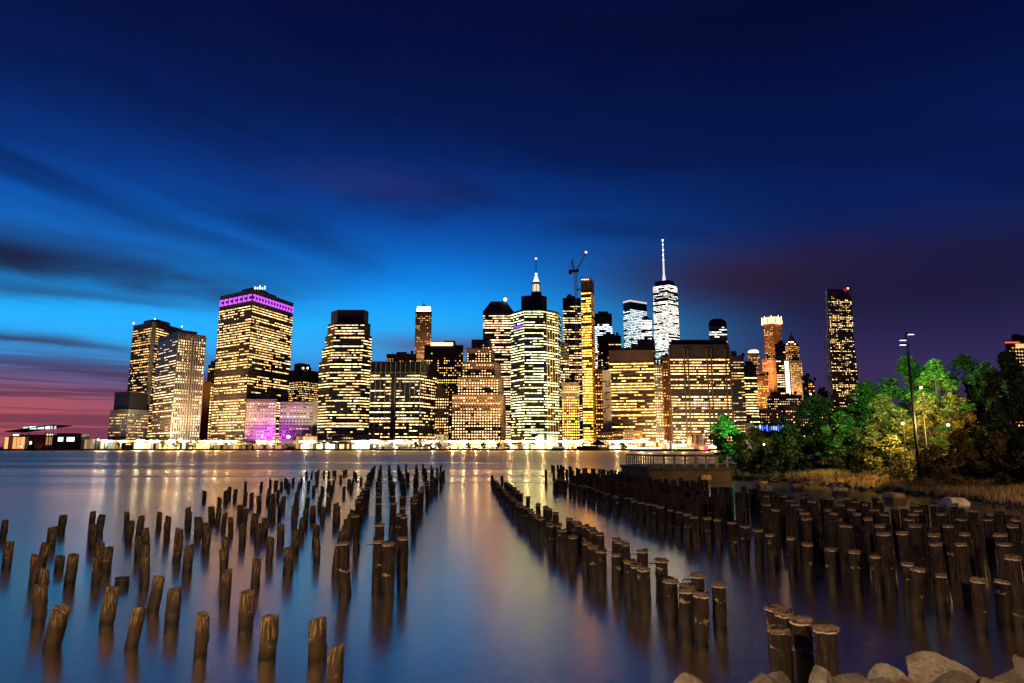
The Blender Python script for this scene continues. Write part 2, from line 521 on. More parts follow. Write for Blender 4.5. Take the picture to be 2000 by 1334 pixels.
def tier(root, poly, z0, z1, st, name='wall', top=None, faces=()):
    rg = random.Random(int(abs(poly[0][0] * 13 + z1 * 7)) + 5)
    b = MB(); b.prism(poly, z0, z1, top)
    wall = b.build(name, st['wall'], root)
    if st['lit'] is None: return wall
    trim = MB(); n = len(poly); top = top or poly; st0 = st
    rt = random.Random(root.name); tone = (1, rt.uniform(.96, 1.06), rt.uniform(.65, 1.15))
    if st['col'] in (COOL, WHITE): tone = (1, 1, 1)
    for k in range(n):
        st = faces[k] if k < len(faces) else st0
        zlo, zhi = z0 + st['base'], z1 - st['crown']
        nf = max(1, int(round((zhi - zlo) / (st['fh'] * .88)))); fh = (zhi - zlo) / nf
        (ax, ay), (bx, by) = poly[k], poly[(k + 1) % n]
        (cx, cy), (ex, ey) = top[k], top[(k + 1) % n]
        nx, ny = by - ay, -(bx - ax)
        L = math.hypot(nx, ny)
        if L < 1.5: continue
        nx, ny = nx / L, ny / L
        mx, my = (ax + bx) / 2, (ay + by) / 2
        if -(mx * nx + my * ny) < .04 * math.hypot(mx, my): continue
        N = Vector((nx, ny, 0))
        def pt(u, z, o):
            t = (z - z0) / (z1 - z0)
            X = (ax + (bx - ax) * u) * (1 - t) + (cx + (ex - cx) * u) * t
            Y = (ay + (by - ay) * u) * (1 - t) + (cy + (ey - cy) * u) * t
            return Vector((X, Y, z)) + N * o
        nb = max(1, int(round(L / (st['bw'] * .88))))
        pw = (1 - st['wf']) / nb
        for r in range(nf):
            za = zlo + r * fh; zb = za + fh * st['hf'] * .74
            if any(d0 <= r / nf < d1 for d0, d1 in st['dark']):
                cols = [(0, 0, 0)] * nb
            else:
                cols = lit_row(rg, nb, st, r / nf, tone)
            big_w = (L / nb * st['wf'] > 3.4 and fh * st['hf'] > 1.9) or (st['wf'] < .65 and nb * nf <= 150)
            rm = MB()
            for i in range(nb):
                u0 = (i + (1 - st['wf']) / 2) / nb; u1 = (i + 1 - (1 - st['wf']) / 2) / nb
                rm.quad(pt(u0, za, .06), pt(u1, za, .06), pt(u1, zb, .06), pt(u0, zb, .06), cols[i])
                if big_w: rm.build('window', WIN, wall); rm = MB()
            if rm.f:
                ro = rm.build('window_row', WIN, wall)
                if st['wf'] < .7 and nb <= 22: ro['kind'] = 'stuff'
            # spandrel above the row
            a0, a1 = pt(0, zb, 0), pt(1, zb, 0)
            trim.slab(a0, a1 - a0, N * .32, Vector((0, 0, fh * (1 - st['hf'] * .74))))
        if st['wf'] < .97 and st['pier'] > 0:
            for i in range(nb + 1):
                u0 = max(0, (i - (1 - st['wf']) / 2) / nb); u1 = min(1, (i + (1 - st['wf']) / 2) / nb)
                p0, p1, p2, p3 = pt(u0, zlo, 0), pt(u1, zlo, 0), pt(u1, zhi + .4, 0), pt(u0, zhi + .4, 0)
                d = N * st['pier']
                for q in ((p0 + d, p1 + d, p2 + d, p3 + d), (p0, p0 + d, p3 + d, p3), (p1 + d, p1, p2, p2 + d), (p3 + d, p2 + d, p2, p3)):
                    trim.quad(*q)
    if trim.f: trim.build('facade_grid', st['wall'], wall)
    return wall

def centre(poly):
    return sum(p[0] for p in poly) / len(poly), sum(p[1] for p in poly) / len(poly)
def inset(poly, f, fy=None):
    cx, cy = centre(poly)
    return [(cx + (x - cx) * f, cy + (y - cy) * (fy or f)) for x, y in poly]

def building(name, label, corners, back, st, cat='building', pent=None, wallname='wall', faces=()):
    poly, z = foot(corners, back)
    cx, cy = centre(poly)
    root = empty(name, (cx, cy, 1.5), label, cat)
    tier(root, poly, 1.5, z, st, wallname, None, faces)
    if pent:
        for (f, h, ox) in pent:
            q = [(x + ox, y) for x, y in inset(poly, f)]
            b = MB(); b.prism(q, z - .2, z + h); b.build('penthouse', st['wall'] if h < 20 else M_dark, root)
        # parapet and small roof plant
        rg = random.Random(int(abs(cx)))
        for i in range(3):
            x = cx + rg.uniform(-.3, .3) * (poly[1][0] - poly[0][0]); y = cy + rg.uniform(-5, 5)
            b = MB(); s = rg.uniform(1.2, 2.6); b.box(x - s, x + s, y - s, y + s, z - .2, z + rg.uniform(2, 4)); b.build('roof_plant', M_dark, root)
            if i == 1:
                b = MB(); b.tube([(x + 5, y, z - .2), (x + 5, y, z + 2.6), (x + 5, y, z + 2.7), (x + 5, y, z + 6.2), (x + 5, y, z + 7.6)], [.6, .6, 2.0, 2.0, .1], 10); b.build('water_tank', M_brown, root)
            if i == 2:
                b = MB(); b.tube([(x - 3, y, z - .2), (x - 3, y, z + rg.uniform(8, 14))], [.35, .12], 5); b.build('mast', M_dark, root)
    par = MB()
    for k in range(len(poly)):
        (ax, ay), (bx, by) = poly[k], poly[(k + 1) % len(poly)]
        par.tube([(ax, ay, z + .3), (bx, by, z + .3)], [.45, .45], 4)
    par.build('parapet', st['wall'], root)
    return root, poly, z

def roof_lamp(root, p, r, m, h=3.0):
    b = MB(); b.tube([p - Vector((0, 0, h)), p], [.25, .15], 6); b.build('mast', M_black, root)
    b = MB(); b.ball(p, r); b.build('beacon', m, root, True)

def low_poly(px0, px1, py, Y, back, st, name, label, cat='building', pent=None):
    if pent is None and st['lit'] is not None and py < 800: pent = [(.5, 2.5 + (px0 * 7 % 5), (px0 * 3 % 4) - 2), (.22, 6 + (px0 * 5 % 4), (px0 * 11 % 7) - 3)]
    return building(name, label, [(px0, py, Y), (px1, py, Y)], back, st, cat, pent)

S = style
# --- west end of the skyline
r, poly, z = building('office_block', 'low banded office block with a dark setback crown at the harbour end of the skyline',
    [(216, 801, 812), (251, 800, 795), (291, 801, 830)], 0, S(M_grey, .62, 1.5, WARM, 3.9, 2.6, .8, .45, .3, .7))
b = MB(); q = inset(poly, .86); b.prism(q, z - .2, z + 22); b.build('dark_crown', M_black, r)
for i in range(4): 
    b = MB(); (ax, ay), (bx, by) = q[i], q[(i + 1) % 4]; b.tube([(ax, ay, z + 22), (bx, by, z + 22)], [.4, .4], 4); b.build('crown_rail', M_grey, r)

r, poly, z = building('office_tower', 'tall brown slab tower with banded windows beside the low banded block',
    [(261, 634, 880), (302, 629, 850), (356, 631, 905)], 0, S(M_dark, .72, 2.2, WARM, 3.8, 2.6, .85, .5, .25, .75, crown=5), pent=[(.55, 8, -2)])
for k in range(3): roof_lamp(r, Vector((*poly[k], z + 4)), .9, M_lampred, 4)
c = at(302, 629, 849); b = MB(); b.box(c.x - 2.2, c.x + 2.2, c.y - 2.0, c.y + 1, 1.5, c.z); b.build('corner_pier', M_conc, r)

r, poly, z = building('ribbed_tower', 'tower with a cream vertically ribbed front and dark rounded side bays',
    [(309, 660, 815), (349, 650, 770), (402, 659, 795)], 0, S(M_dark, .55, 1.9, CREAM, 3.7, 3.0, .9, .42, .3, .8, crown=4, pier=.1), pent=[(.6, 6, 1)],
    faces=[S(M_dark, .5, 1.9, CREAM, 3.7, 3.0, .9, .42, .33, .8, crown=4, pier=.1), S(M_dark, .80, 2.4, CREAM, 3.7, 3.3, .60, .66, .18, .8, pier=.3, crown=3, dark=((.50, .56),), grow=.4)])
A, C = at(349, 650, 770), at(402, 659, 795); d = Vector((C.x - A.x, C.y - A.y, 0)); L = d.length; d.normalize(); N = Vector((d.y, -d.x, 0))
for i in range(13):
    b = MB(); b.slab(Vector((A.x, A.y, 3)) + d * (L * i / 12 - .55), d * 1.1, N * 1.0, Vector((0, 0, z - 4))); b.build('rib', M_conc, r)
# --- orange slab and a dark tower behind
low_poly(396, 412, 746, 830, 25, S(M_orange, None), 'slab_building', 'blank orange floodlit slab squeezed beside the tall purple crowned tower')
low_poly(412, 421, 748, 828, 20, S(M_conc, .95, 3.2, WARM, 3.9, 3.2, .6, .5, .05), 'stair_tower', 'narrow stair tower with one column of lit windows against the orange slab')
low_poly(407, 432, 713, 930, 25, S(M_dark, .3, 1.0, WARM), 'office_tower', 'small dark tower peeking out behind the orange slab')
# --- great slab with purple crown
r, poly, z = building('office_tower', 'broad slab tower with a band of purple lit squares under its roof',
    [(431, 570, 812), (494, 566, 775), (573, 593, 852)], 0,
    S(M_dark, .82, 2.5, CREAM, 3.65, 3.1, .84, .52, .22, .82, crown=17, dark=((.32, .35), (.49, .52)), grow=.1), pent=[(.5, 8, 0), (.36, 12, -4)])
for k in range(2):
    (ax, ay), (bx, by) = (at(431, 570, 812).xy, at(494, 566, 775).xy) if k == 0 else (at(494, 566, 775).xy, at(573, 593, 852).xy)
    d = Vector((bx - ax, by - ay, 0)); L = d.length; d.normalize(); N = Vector((d.y, -d.x, 0))
    n = 7 if k == 0 else 14
    for i in range(n):
        o = Vector((ax, ay, 0)) + d * (L * (i + .12) / n) + N * .3
        wv = L / n * .76; sgn = d if k == 0 else -d
        if k: o = o + d * wv
        b = MB()
        z1 = z - 5.0; z0 = z - 13.0
        for (u0, u1, v0, v1) in ((0, .32, 0, 1), (.32, 1, .72, 1), (.32, 1, 0, .28)):
            p = o + sgn * (wv * u0) + Vector((0, 0, z0 + (z1 - z0) * v0))
            b.slab(p, sgn * (wv * (u1 - u0)), N * .5, Vector((0, 0, (z1 - z0) * (v1 - v0))))
        b.build('lit_panel', mat('purple_light', (.3, .1, .4), .5, 0, 1, emit=(.62, .10, .95), strength=1.3), r)
p = at(506, 560, 800); b = MB()
for i in range(5): b.box(p.x - 6 + i * 3, p.x - 4.6 + i * 3, p.y, p.y + 2, p.z - 3, p.z + rnd.uniform(-1, 3))
b.build('roof_lights', mat('roof_plant_light', (.6, .6, .6), .5, 0, 1, emit=(.8, 1, 1), strength=1.2), r)  # rooftop plant glows by itself in place of light falling on it
# purple floodlit terrace wings
low_poly(482, 541, 781, 762, 22, S(M_conc, .8, 1.2, ((1, .40, .3), (1, .6, .45)), 3.9, 3.6, .62, .5, .2, .7, crown=1.5), 'podium_wing', 'purple floodlit podium wing at the foot of the purple crowned tower')
r, poly, z = building('sloped_building', 'low pale building with leaning purple lit front beside the podium wing',
    [(548, 786, 768), (612, 785, 768)], 24, S(M_conc, .45, 1.2, ((1, .3, .5), (1, .55, .5)), 4.0, 4.4, .62, .52, .2, .5, crown=3), pent=[(.5, 3, 4)])
low_poly(612, 622, 786, 770, 20, S(M_stone, None), 'blank_wing', 'blank cream end wall joined to the leaning purple lit building')
r, poly, z = building('office_tower', 'squat brown tower with a lit grid side rising behind the leaning purple building',
    [(566, 726, 1010), (592, 722, 990), (628, 724, 1030)], 0, S(M_brown, .75, 2.2, CREAM, 3.8, 3.6, .55, .5, .2, .5, crown=16), pent=[(.5, 12, -6)])
for ox in (-2, 5): roof_lamp(r, Vector((poly[1][0] + ox, poly[1][1] + 6, z + 3)), 1.2, M_roofwhite, 3)
# --- dark chamfered stepped tower
Yc = 782
stp = S(M_black, .60, 2.5, CREAM, 3.75, 2.8, .92, .42, .34, .86, crown=1.0, pier=.25)
root = None
lv = [(705, 624, 645, 706, 727), (678, 630, 650, 708, 727), (653, 636, 652, 710, 726), (629, 641, 655, 712, 723.5)]
zprev = 1.5
for i, (ty, xl, c1, c2, xr) in enumerate(lv):
    poly, z = foot([(xl, ty, Yc + 16), (c1, ty, Yc), (c2, ty, Yc), (xr, ty, Yc + 14)], 34)
    if root is None:
        cx, cy = centre(poly); root = empty('chamfered_tower', (cx, cy, 1.5), 'black chamfered tower stepping in towards a blank dark crown', 'building')
    st = dict(stp); st['base'] = 9 if i == 0 else .6
    tier(root, poly, zprev, z, st, 'tier'); zprev = z - .2
poly, z = foot([(647, 606, Yc + 16), (660, 604, Yc + 2), (712, 605, Yc + 2), (720, 607, Yc + 14)], 34)
b = MB(); b.prism(poly, zprev, z); b.build('crown', M_black, root)
low_poly(608, 722, 849, 756, 14, S(M_conc, .7, 1.6, WARM, 4.0, 3.4, .5, .5, .2, .3, crown=1.2, base=2), 'podium_building', 'low beige podium with small windows in front of the black chamfered tower')
# --- slim art deco tower with white crown
r, poly, z = building('slim_tower', 'slim brown stone tower with a glowing white crown and short spire',
    [(811.5, 609, 1120), (843.5, 609, 1120)], 28, S(M_brown, .30, 1.6, WARM, 3.8, 3.2, .42, .5, .12, .3, crown=2))
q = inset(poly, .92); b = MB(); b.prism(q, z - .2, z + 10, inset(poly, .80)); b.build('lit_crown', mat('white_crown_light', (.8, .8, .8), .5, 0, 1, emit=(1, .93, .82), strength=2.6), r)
cx, cy = centre(poly); b = MB(); b.tube([(cx, cy, z + 9), (cx, cy, z + 15), (cx, cy, z + 15.1), (cx, cy, z + 23)], [4, 3, .8, .2], 8); b.build('spire', M_dark, r)
low_poly(755, 814, 692, 960, 30, S(M_orange, .5, 1.1, WARM, 4.0, 4.2, .5, .55, .2, .3, crown=4), 'flat_roofed_building', 'flat roofed orange lit building behind the black grid block', pent=[(.35, 5, 0)])
# --- black block with white mullions
r, poly, z = building('grid_block', 'wide black office block with thin pale mullions and a dark central recess',
    [(725, 708, 772), (821, 707, 772), (853, 713, 810)], 0, S(M_black, .58, 2.8, CREAM, 3.95, 1.9, .96, .45, .3, .85, crown=13, base=6, pier=0))
A, Bc, C = at(725, 708, 772), at(821, 707, 772), at(853, 713, 810)
for (p0, p1, n) in ((A, Bc, 10), (Bc, C, 8)):
    d = Vector((p1.x - p0.x, p1.y - p0.y, 0)); L = d.length; d.normalize(); N = Vector((d.y, -d.x, 0))
    for i in range(n + 1):
        o = Vector((p0.x, p0.y, 6)) + d * (L * i / n - .2)
        b = MB(); b.slab(o, d * .45, N * .8, Vector((0, 0, z - 6.3))); b.build('mullion', M_conc, r)
    b = MB(); o = Vector((p0.x, p0.y, z - 12.4)); b.slab(o, d * L, N * .6, Vector((0, 0, .5))); b.build('belt_rail', M_conc, r)
d = (Bc - A); d.z = 0; L = d.length; d.normalize()
b = MB(); b.box(A.x + L * .42, A.x + L * .53, A.y - .7, A.y, 4, z - 13); b.build('dark_recess', M_black, r)  # black slab laid over the windows for the dark of a recess
# --- brown block with lit roof strip
r, poly, z = building('office_block', 'dark brown block with a lit strip along its roof edge behind the stepped pyramid building',
    [(829, 675, 920), (905, 675, 920)], 34, S(M_brown, .28, 1.8, WARM, 3.9, 3.4, .5, .5, .16, .35, crown=5), pent=[(.3, 9, 8)])
p0, p1 = at(841, 671, 918), at(884, 671, 918); b = MB(); b.box(p0.x, p1.x, 919, 925, z - .3, z + 4.2)
b.build('lit_roof_strip', mat('roof_strip_light', (.8, .7, .5), .5, 0, 1, emit=(1, .72, .36), strength=2.2), r)
r, poly, z = building('stone_block', 'small ornate floodlit stone building beside the black grid block',
    [(850, 772, 800), (877, 772, 800)], 14, S(M_stone, .75, 2.0, WARM, 3.7, 3.0, .5, .5, .2, .4, crown=2), pent=[(.7, 9, -2), (.4, 14, -3)])
# --- stepped pyramid building
lv = [(770, 883, 978, 984), (736, 894, 974, 983), (706, 903, 966, 978), (680, 911, 960, 966), (663, 921, 957, 960)]
zprev = 1.5; root = None
for i, (ty, xl, xr, xs) in enumerate(lv):
    poly, z = foot([(xl, ty, 768 + i * 4), (xr, ty, 768 + i * 4), (xs + (3 if i == 0 else 0), ty, 800 + i * 2)], 0)
    if root is None:
        cx, cy = centre(poly); root = empty('stepped_building', (cx, cy, 1.5), 'pale stone building stepping up like a pyramid with a dotted grid of lit windows', 'building')
        q = at(876, 862, 766); q2 = at(986, 862, 766)
    st = S(mat('tan_stone', (.27, .165, .085), .85, .2, .1) if i < 4 else M_grey, (.9, .8, .72, .6, .3)[i], (3.4, 3.0, 2.8, 2.4, 1.4)[i], WARM, 3.6, 3.6, .46, .46, .12, .4, crown=1.5, base=3 if i == 0 else .6, grow=.6 if i == 0 else .2)
    tier(root, poly, zprev, z, st, 'tier'); zprev = z - .2
# --- tower with truncated pyramid roof
r, poly, z = building('office_tower', 'tower with a dark truncated pyramid roof and a brilliant lamp on its ridge',
    [(943.6, 609, 900), (1003, 608, 900)], 42, S(M_grey, .85, 2.7, CREAM, 3.8, 3.0, .84, .5, .2, .8, crown=3))
b = MB(); b.prism(inset(poly, 1.03), z - .2, z + 17, inset(poly, .50)); b.build('pyramid_roof', M_dark, r)
q = inset(poly, .46); roof_lamp(r, Vector((*q[1], z + 20)), 2.0, M_roofwhite, 4)
# --- faceted glass tower
fy = 603
poly, z = foot([(998, fy + 10, 800), (1024, fy + 2, 776), (1061, fy, 776), (1090, fy + 2, 796), (1095, fy + 8, 815)], 40)
root = empty('faceted_glass_tower', (*centre(poly), 1.5), 'faceted dark glass tower with uneven bright floors and greenish and gold lights', 'building')
tier(root, poly, 1.5, z, S(M_black, .72, 3.0, MIXG, 3.7, 2.7, .95, .44, .35, .86, crown=.8, base=12, pier=.25))
poly2, z2 = foot([(1018, 580, 790), (1030, 577, 786), (1058, 577, 786), (1068, 580, 792)], 34)
b = MB(); b.prism(poly2, z - .2, z2); b.build('crown', M_black, root)
p = at(1002, 638, 790); q = at(1022, 636, 777.5)
b = MB(); b.quad((p.x, p.y - .6, p.z - 2.5), (q.x, q.y - .6, q.z - 2.5), (q.x, q.y - .6, q.z + 2), (p.x, p.y - .6, p.z + .5)); b.build('purple_panel', mat('purple_dim', (.2, .1, .3), .5, 0, 1, emit=(.35, .08, .8), strength=.8), root)
for (px, py) in ((1046, 636), (1037, 668), (1036, 690), (1060, 652), (1078, 729), (1071, 747), (1060, 734), (1004, 690), (1003, 745)):
    pp = at(px, py, 774.2 if px < 1062 and px > 1024 else 780); b = MB(); b.ball(pp, .8, 6, 4); b.build('spot_lamp', M_lampcool if px < 1050 else M_roofwarm, root)
# strip of gold windows up the right facet
for i in range(5):
    a0 = at(1068 + i * 5, 650, 781 + i * 3)
    b = MB(); b.box(a0.x, a0.x + .55, a0.y - 1.6, a0.y - .9, 14, z - 2); b.build('gold_light_fin', mat('gold_fin_light', (.6, .4, .1), .5, 0, 1, emit=(1, .55, .12), strength=.75 + .0 * i), root)
# --- spired tower behind it
root = empty('spire_tower', at(1048, 700, 1010).xy.to_3d() + Vector((0, 0, 1.5)), 'floodlit stone pinnacle with a tall thin antenna behind the faceted glass tower', 'building')
cx = root.location.x
def oct_(cx, cy, r): return [(cx + r * math.cos(a * math.pi / 4 + .39), cy + r * math.sin(a * math.pi / 4 + .39)) for a in range(8)]
zz = [at(1048, y, 1010).z for y in (640, 579, 571, 556, 552, 536, 505)]
M_spirelit = mat('floodlit_stone', (.7, .62, .5), .8, .1, .2, emit=(1, .85, .6), strength=.9)  # stone glows by itself in place of floodlight on the lantern
tier(root, oct_(cx, 1010, 24), 1.5, zz[0], S(M_stone, .4, 1.5, WARM, 3.8, 3.2, .5, .5), 'shaft')
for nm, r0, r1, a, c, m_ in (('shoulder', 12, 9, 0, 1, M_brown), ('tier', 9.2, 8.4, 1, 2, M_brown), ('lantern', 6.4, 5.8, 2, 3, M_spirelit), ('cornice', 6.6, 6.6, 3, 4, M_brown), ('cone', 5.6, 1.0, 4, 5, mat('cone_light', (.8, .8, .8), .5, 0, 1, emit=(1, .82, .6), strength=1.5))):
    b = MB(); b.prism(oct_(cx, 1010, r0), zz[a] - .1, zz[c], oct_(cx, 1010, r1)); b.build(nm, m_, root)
for k in range(8):
    a = k * math.pi / 4; b = MB(); b.tube([(cx + 7.0 * math.cos(a), 1010 + 7.0 * math.sin(a), zz[2] - .2), (cx + 6.7 * math.cos(a), 1010 + 6.7 * math.sin(a), zz[3])], [.5, .4], 5); b.build('lantern_pier', M_dark, root)
b = MB(); b.tube([(cx, 1010, zz[5] - 1), (cx, 1010, zz[6])], [.8, .25], 6); b.build('antenna', M_black, root)
b = MB(); b.ball((cx, 1010, zz[6]), 1.3); b.build('beacon', M_lampred, root)
b = MB(); b.ball((cx, 1010, zz[5] + .6), 1.6); b.build('beacon', mat('pink_beacon', (.8, .4, .4), .5, 0, 1, emit=(1, .45, .55), strength=8), root)
# --- around the golden tower
low_poly(1099, 1134, 583, 930, 30, S(M_brown, .72, 2.0, CREAM, 3.8, 3.0, .85, .45, .3, .85, crown=9), 'office_tower', 'brown topped tower with broken lit bands standing behind the tower crane mast')
r, poly, z = building('unfinished_tower', 'slim gold lit tower under construction with a dark netted top',
    [(1135, 568, 790), (1154, 567, 786), (1160, 569, 806)], 0, S(M_dark, .95, 5.0, GOLD, 3.6, 2.4, .74, .72, .1, .9, crown=1, base=4, pier=.3))
b = MB(); b.prism(inset(poly, 1.02), z - .1, at(1145, 546, 788).z); b.build('netted_top', mat('scaffold_net', (.16, .09, .045), .9, .4, .6), r)
zt = at(1145, 546, 788).z
for k in range(4):
    (ax, ay), (bx, by) = poly[k], poly[(k + 1) % 4]
    b = MB(); b.tube([(ax, ay, z), (ax, ay, zt + 4)], [.3, .3], 5); b.build('corner_post', M_rust, r)
    b = MB(); b.tube([(ax, ay, zt + 3), (bx, by, zt + 3)], [.25, .25], 5); b.build('guard_rail', M_rust, r)
for i in range(4):
    p = at(1137 + i * 4, 546, 786.5); b = MB(); b.ball(p, .55, 6, 4); b.build('work_lamp', M_roofwarm, r)
pl = at(1156, 560, 786)
for i in range(2):
    b = MB(); b.box(pl.x + i * 1.6, pl.x + i * 1.6 + .5, pl.y - 1.5, pl.y - 1.0, 4, pl.z); b.build('hoist_rail', M_rust, r)
# crane
cb = at(1125.5, 600, 782); ztop = at(1125.5, 530, 782).z
cr = empty('tower_crane', (cb.x, cb.y, 1.5), 'luffing tower crane with a raised jib beside the gold lit tower', 'crane')
def lattice(p0, p1, wd, n, up=Vector((0, 1, 0))):
    b = MB(); p0, p1 = Vector(p0), Vector(p1); d = (p1 - p0); L = d.length; d.normalize()
    a = d.cross(up).normalized() * wd; c = d.cross(a).normalized() * wd
    cor = [a + c, a - c, -a - c, -a + c]
    for q in cor: b.tube([p0 + q, p1 + q], [.28, .28], 4)
    for i in range(n):
        s0, s1 = p0 + d * (L * i / n), p0 + d * (L * (i + 1) / n)
        for k in range(4): b.tube([s0 + cor[k], s1 + cor[(k + 1) % 4]], [.16, .16], 3)
    return b
lattice((cb.x, cb.y, 1.5), (cb.x, cb.y, ztop), 1.4, 40, Vector((0, 1, 0))).build('mast', M_rust, cr)
hub = Vector((cb.x, cb.y, ztop)); tip = at(1144.5, 494, 782); ct = at(1117, 507, 782)
lattice(hub + Vector((1, 0, 1)), tip, .9, 14).build('jib', M_rust, cr)
lattice(hub + Vector((-2, 0, 1)), ct, .7, 8).build('a_frame', M_rust, cr)
b = MB(); b.box(hub.x - 8.5, hub.x + 3, hub.y - 2, hub.y + 2, hub.z - 1.2, hub.z + 1.6); b.box(hub.x - 8.5, hub.x - 4.5, hub.y - 2.2, hub.y + 2.2, hub.z - 3.5, hub.z + .5); b.build('machinery_deck', M_black, cr)
b = MB(); b.box(hub.x + 1, hub.x + 3.4, hub.y - 3.6, hub.y - 2, hub.z - 1, hub.z + 1.8); b.build('cab', M_glass, cr)
b = MB(); b.tube([ct, tip], [.1, .1], 3); b.tube([ct, hub + Vector((-7, 0, 1))], [.2, .2], 4); b.build('pendant_line', M_black, cr)
b = MB(); b.ball(tip + Vector((0, 0, .8)), 1.2); b.build('beacon', M_lampred, cr)
tie = at(1134, 567, 787); b = MB(); b.box(cb.x, tie.x, cb.y, cb.y + 4, tie.z - .6, tie.z + .6); b.build('wall_tie', M_rust, cr)

low_poly(1157, 1195, 613, 1140, 40, S(M_black, .95, 3.0, COOL, 4.2, 3.2, .93, .6, .05, .9, crown=13), 'office_tower', 'dark topped tower with broad cool white floors right of the gold lit tower')
low_poly(1166, 1213, 656, 960, 30, S(M_dark, .5, 1.8, WARM, 3.9, 3.0, .85, .4, .3, .8, crown=10), 'office_tower', 'dark brown tower with a plain top below the cool white floors')
low_poly(1169, 1189, 664, 900, 18, S(M_brown, .4, 1.5, WARM, 3.8, 3.2, .5, .5, .2, .4, crown=12), 'slim_tower', 'thin plain brown shaft in front of the dark brown tower')
low_poly(1095, 1111, 671, 812, 18, S(M_stone, .75, 2.8, CREAM, 3.8, 3.2, .55, .5, .2, .5, crown=2), 'slim_tower', 'slim pale building with bright windows tucked beside the faceted glass tower')
low_poly(1097, 1131, 748, 780, 16, S(M_stone, .9, 3.8, GOLD, 3.6, 3.0, .5, .5, .15, .4, crown=2, base=3, grow=.6), 'stone_block', 'old yellow lit stone block at the foot of the crane', pent=[(.6, 5, 0)])
# world trade style towers far back
r, poly, z = building('glass_tower', 'cool white glass tower with a dark band under a lit roof line',
    [(1217, 592, 1530), (1230, 589, 1510), (1263, 589, 1540)], 0, S(M_black, .93, 1.9, COOL, 4.4, 3.6, .92, .58, .15, .9, crown=16))
b = MB(); b.prism(inset(poly, 1.01), z - .2, z + 4); b.build('lit_roof_line', mat('roof_line_light', (.7, .6, .6), .5, 0, 1, emit=(1, .8, .7), strength=.9), r)
low_poly(1252, 1273, 622, 1520, 30, S(M_black, .97, 3.2, WHITE, 4.4, 3.6, .92, .6, .1, .9, crown=2), 'glass_tower', 'shorter very bright glass tower joined to the cool white glass tower')
# tapered tall tower with mast
Yw = 1720
zr = at(1297, 560, Yw).z; cxw = at(1297.5, 560, Yw).x
hb, ht_ = 35.5, 31.5
root = empty('tapered_skyscraper', (cxw, Yw, 1.5), 'tallest tapered glass skyscraper with cool white floors and a lit needle mast', 'building')
basep = [(cxw - hb, Yw), (cxw - hb * .32, Yw - hb), (cxw + hb, Yw - hb * .5), (cxw + hb * .5, Yw + hb), (cxw - hb * .6, Yw + hb)]
topp = [(cxw - ht_, Yw - 6), (cxw + 4, Yw - ht_), (cxw + ht_, Yw - 8), (cxw + ht_ * .5, Yw + ht_), (cxw - ht_ * .6, Yw + ht_)]
basep = ccw(basep); topp = ccw(topp)
def lerp_poly(t): return [(a[0] * (1 - t) + b_[0] * t, a[1] * (1 - t) + b_[1] * t) for a, b_ in zip(basep, topp)]
segs = [(0, .60, .96, 2.0), (.60, .90, .93, 2.2), (.905, .955, .55, 1.4), (.955, 1.0, 1.0, 2.3)]
for (t0, t1, l_, g_) in segs:
    tier(root, lerp_poly(t0), 1.5 + (zr - 1.5) * t0, 1.5 + (zr - 1.5) * t1, S(M_glass, l_, g_, COOL if t0 < .5 else WHITE, 4.3, 4.0, .92, .62, .14, .85, crown=.6, base=.6, pier=.2), 'tier', lerp_poly(t1))
b = MB(); b.prism(inset(topp, .80), zr - .2, at(1297, 551, Yw).z); b.build('crown_drum', M_black, root)
for i in range(9):
    a = i / 9 * 6.28; b = MB(); b.tube([(cxw + 23 * math.cos(a), Yw + 23 * math.sin(a), zr), (cxw + 23 * math.cos(a), Yw + 23 * math.sin(a), zr + 13)], [.5, .5], 4); b.build('crown_post', M_steel, root)
zm = at(1296, 470, Yw).z; zb = at(1296, 553, Yw).z
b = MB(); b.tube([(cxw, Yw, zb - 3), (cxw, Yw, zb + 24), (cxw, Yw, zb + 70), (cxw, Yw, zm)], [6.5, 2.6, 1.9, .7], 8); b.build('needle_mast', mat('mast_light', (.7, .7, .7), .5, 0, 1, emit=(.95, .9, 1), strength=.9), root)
for i in range(7):
    zz_ = zb + 20 + (zm - zb - 24) * i / 6.5; b = MB(); b.ball((cxw, Yw, zz_), 2.6 - .15 * i, 8, 5, .8); b.build('mast_lamp', mat('mast_lamp_light', (.8, .8, .8), .5, 0, 1, emit=(1, .95, 1), strength=5), root)
b = MB(); b.ball((cxw, Yw, zm + 1), 2.4); b.build('beacon', mat('pink_beacon', (0, 0, 0)), root)
# in front of them
low_poly(1245, 1279, 665, 1000, 24, S(M_dark, .12, 1.0, WARM, 3.9, 2.2, .5, .7, .1, .4, crown=1, pier=.7), 'ribbed_block', 'small dark ribbed block in front of the cool white glass tower')
r, poly, z = building('office_block', 'broad dark block with wavering bright window bands between two floodlit stone buildings',
    [(1189, 686, 800), (1276, 685, 792)], 30, S(M_dark, .74, 2.7, WARM, 3.9, 2.7, .90, .48, .28, .72, crown=13, base=8), pent=[(.5, 5, 0)])
r, poly, z = building('mural_building', 'pale narrow wall painted with dark angular lines beside the broad dark block',
    [(1176, 724, 786), (1193, 724, 786)], 10, S(mat('mural_wall', (.42, .33, .25), .85, .1, .1), None))
M_line = M_black
yl = 786
def stroke(px0, py0, px1, py1):
    a, c = at(px0, py0, 785.8), at(px1, py1, 785.8)
    b = MB(); b.box(min(a.x, c.x) - .3, max(a.x, c.x) + .3, 785.45, 786.2, min(a.z, c.z) - .3, max(a.z, c.z) + .3); b.build('painted_line', M_line, r)
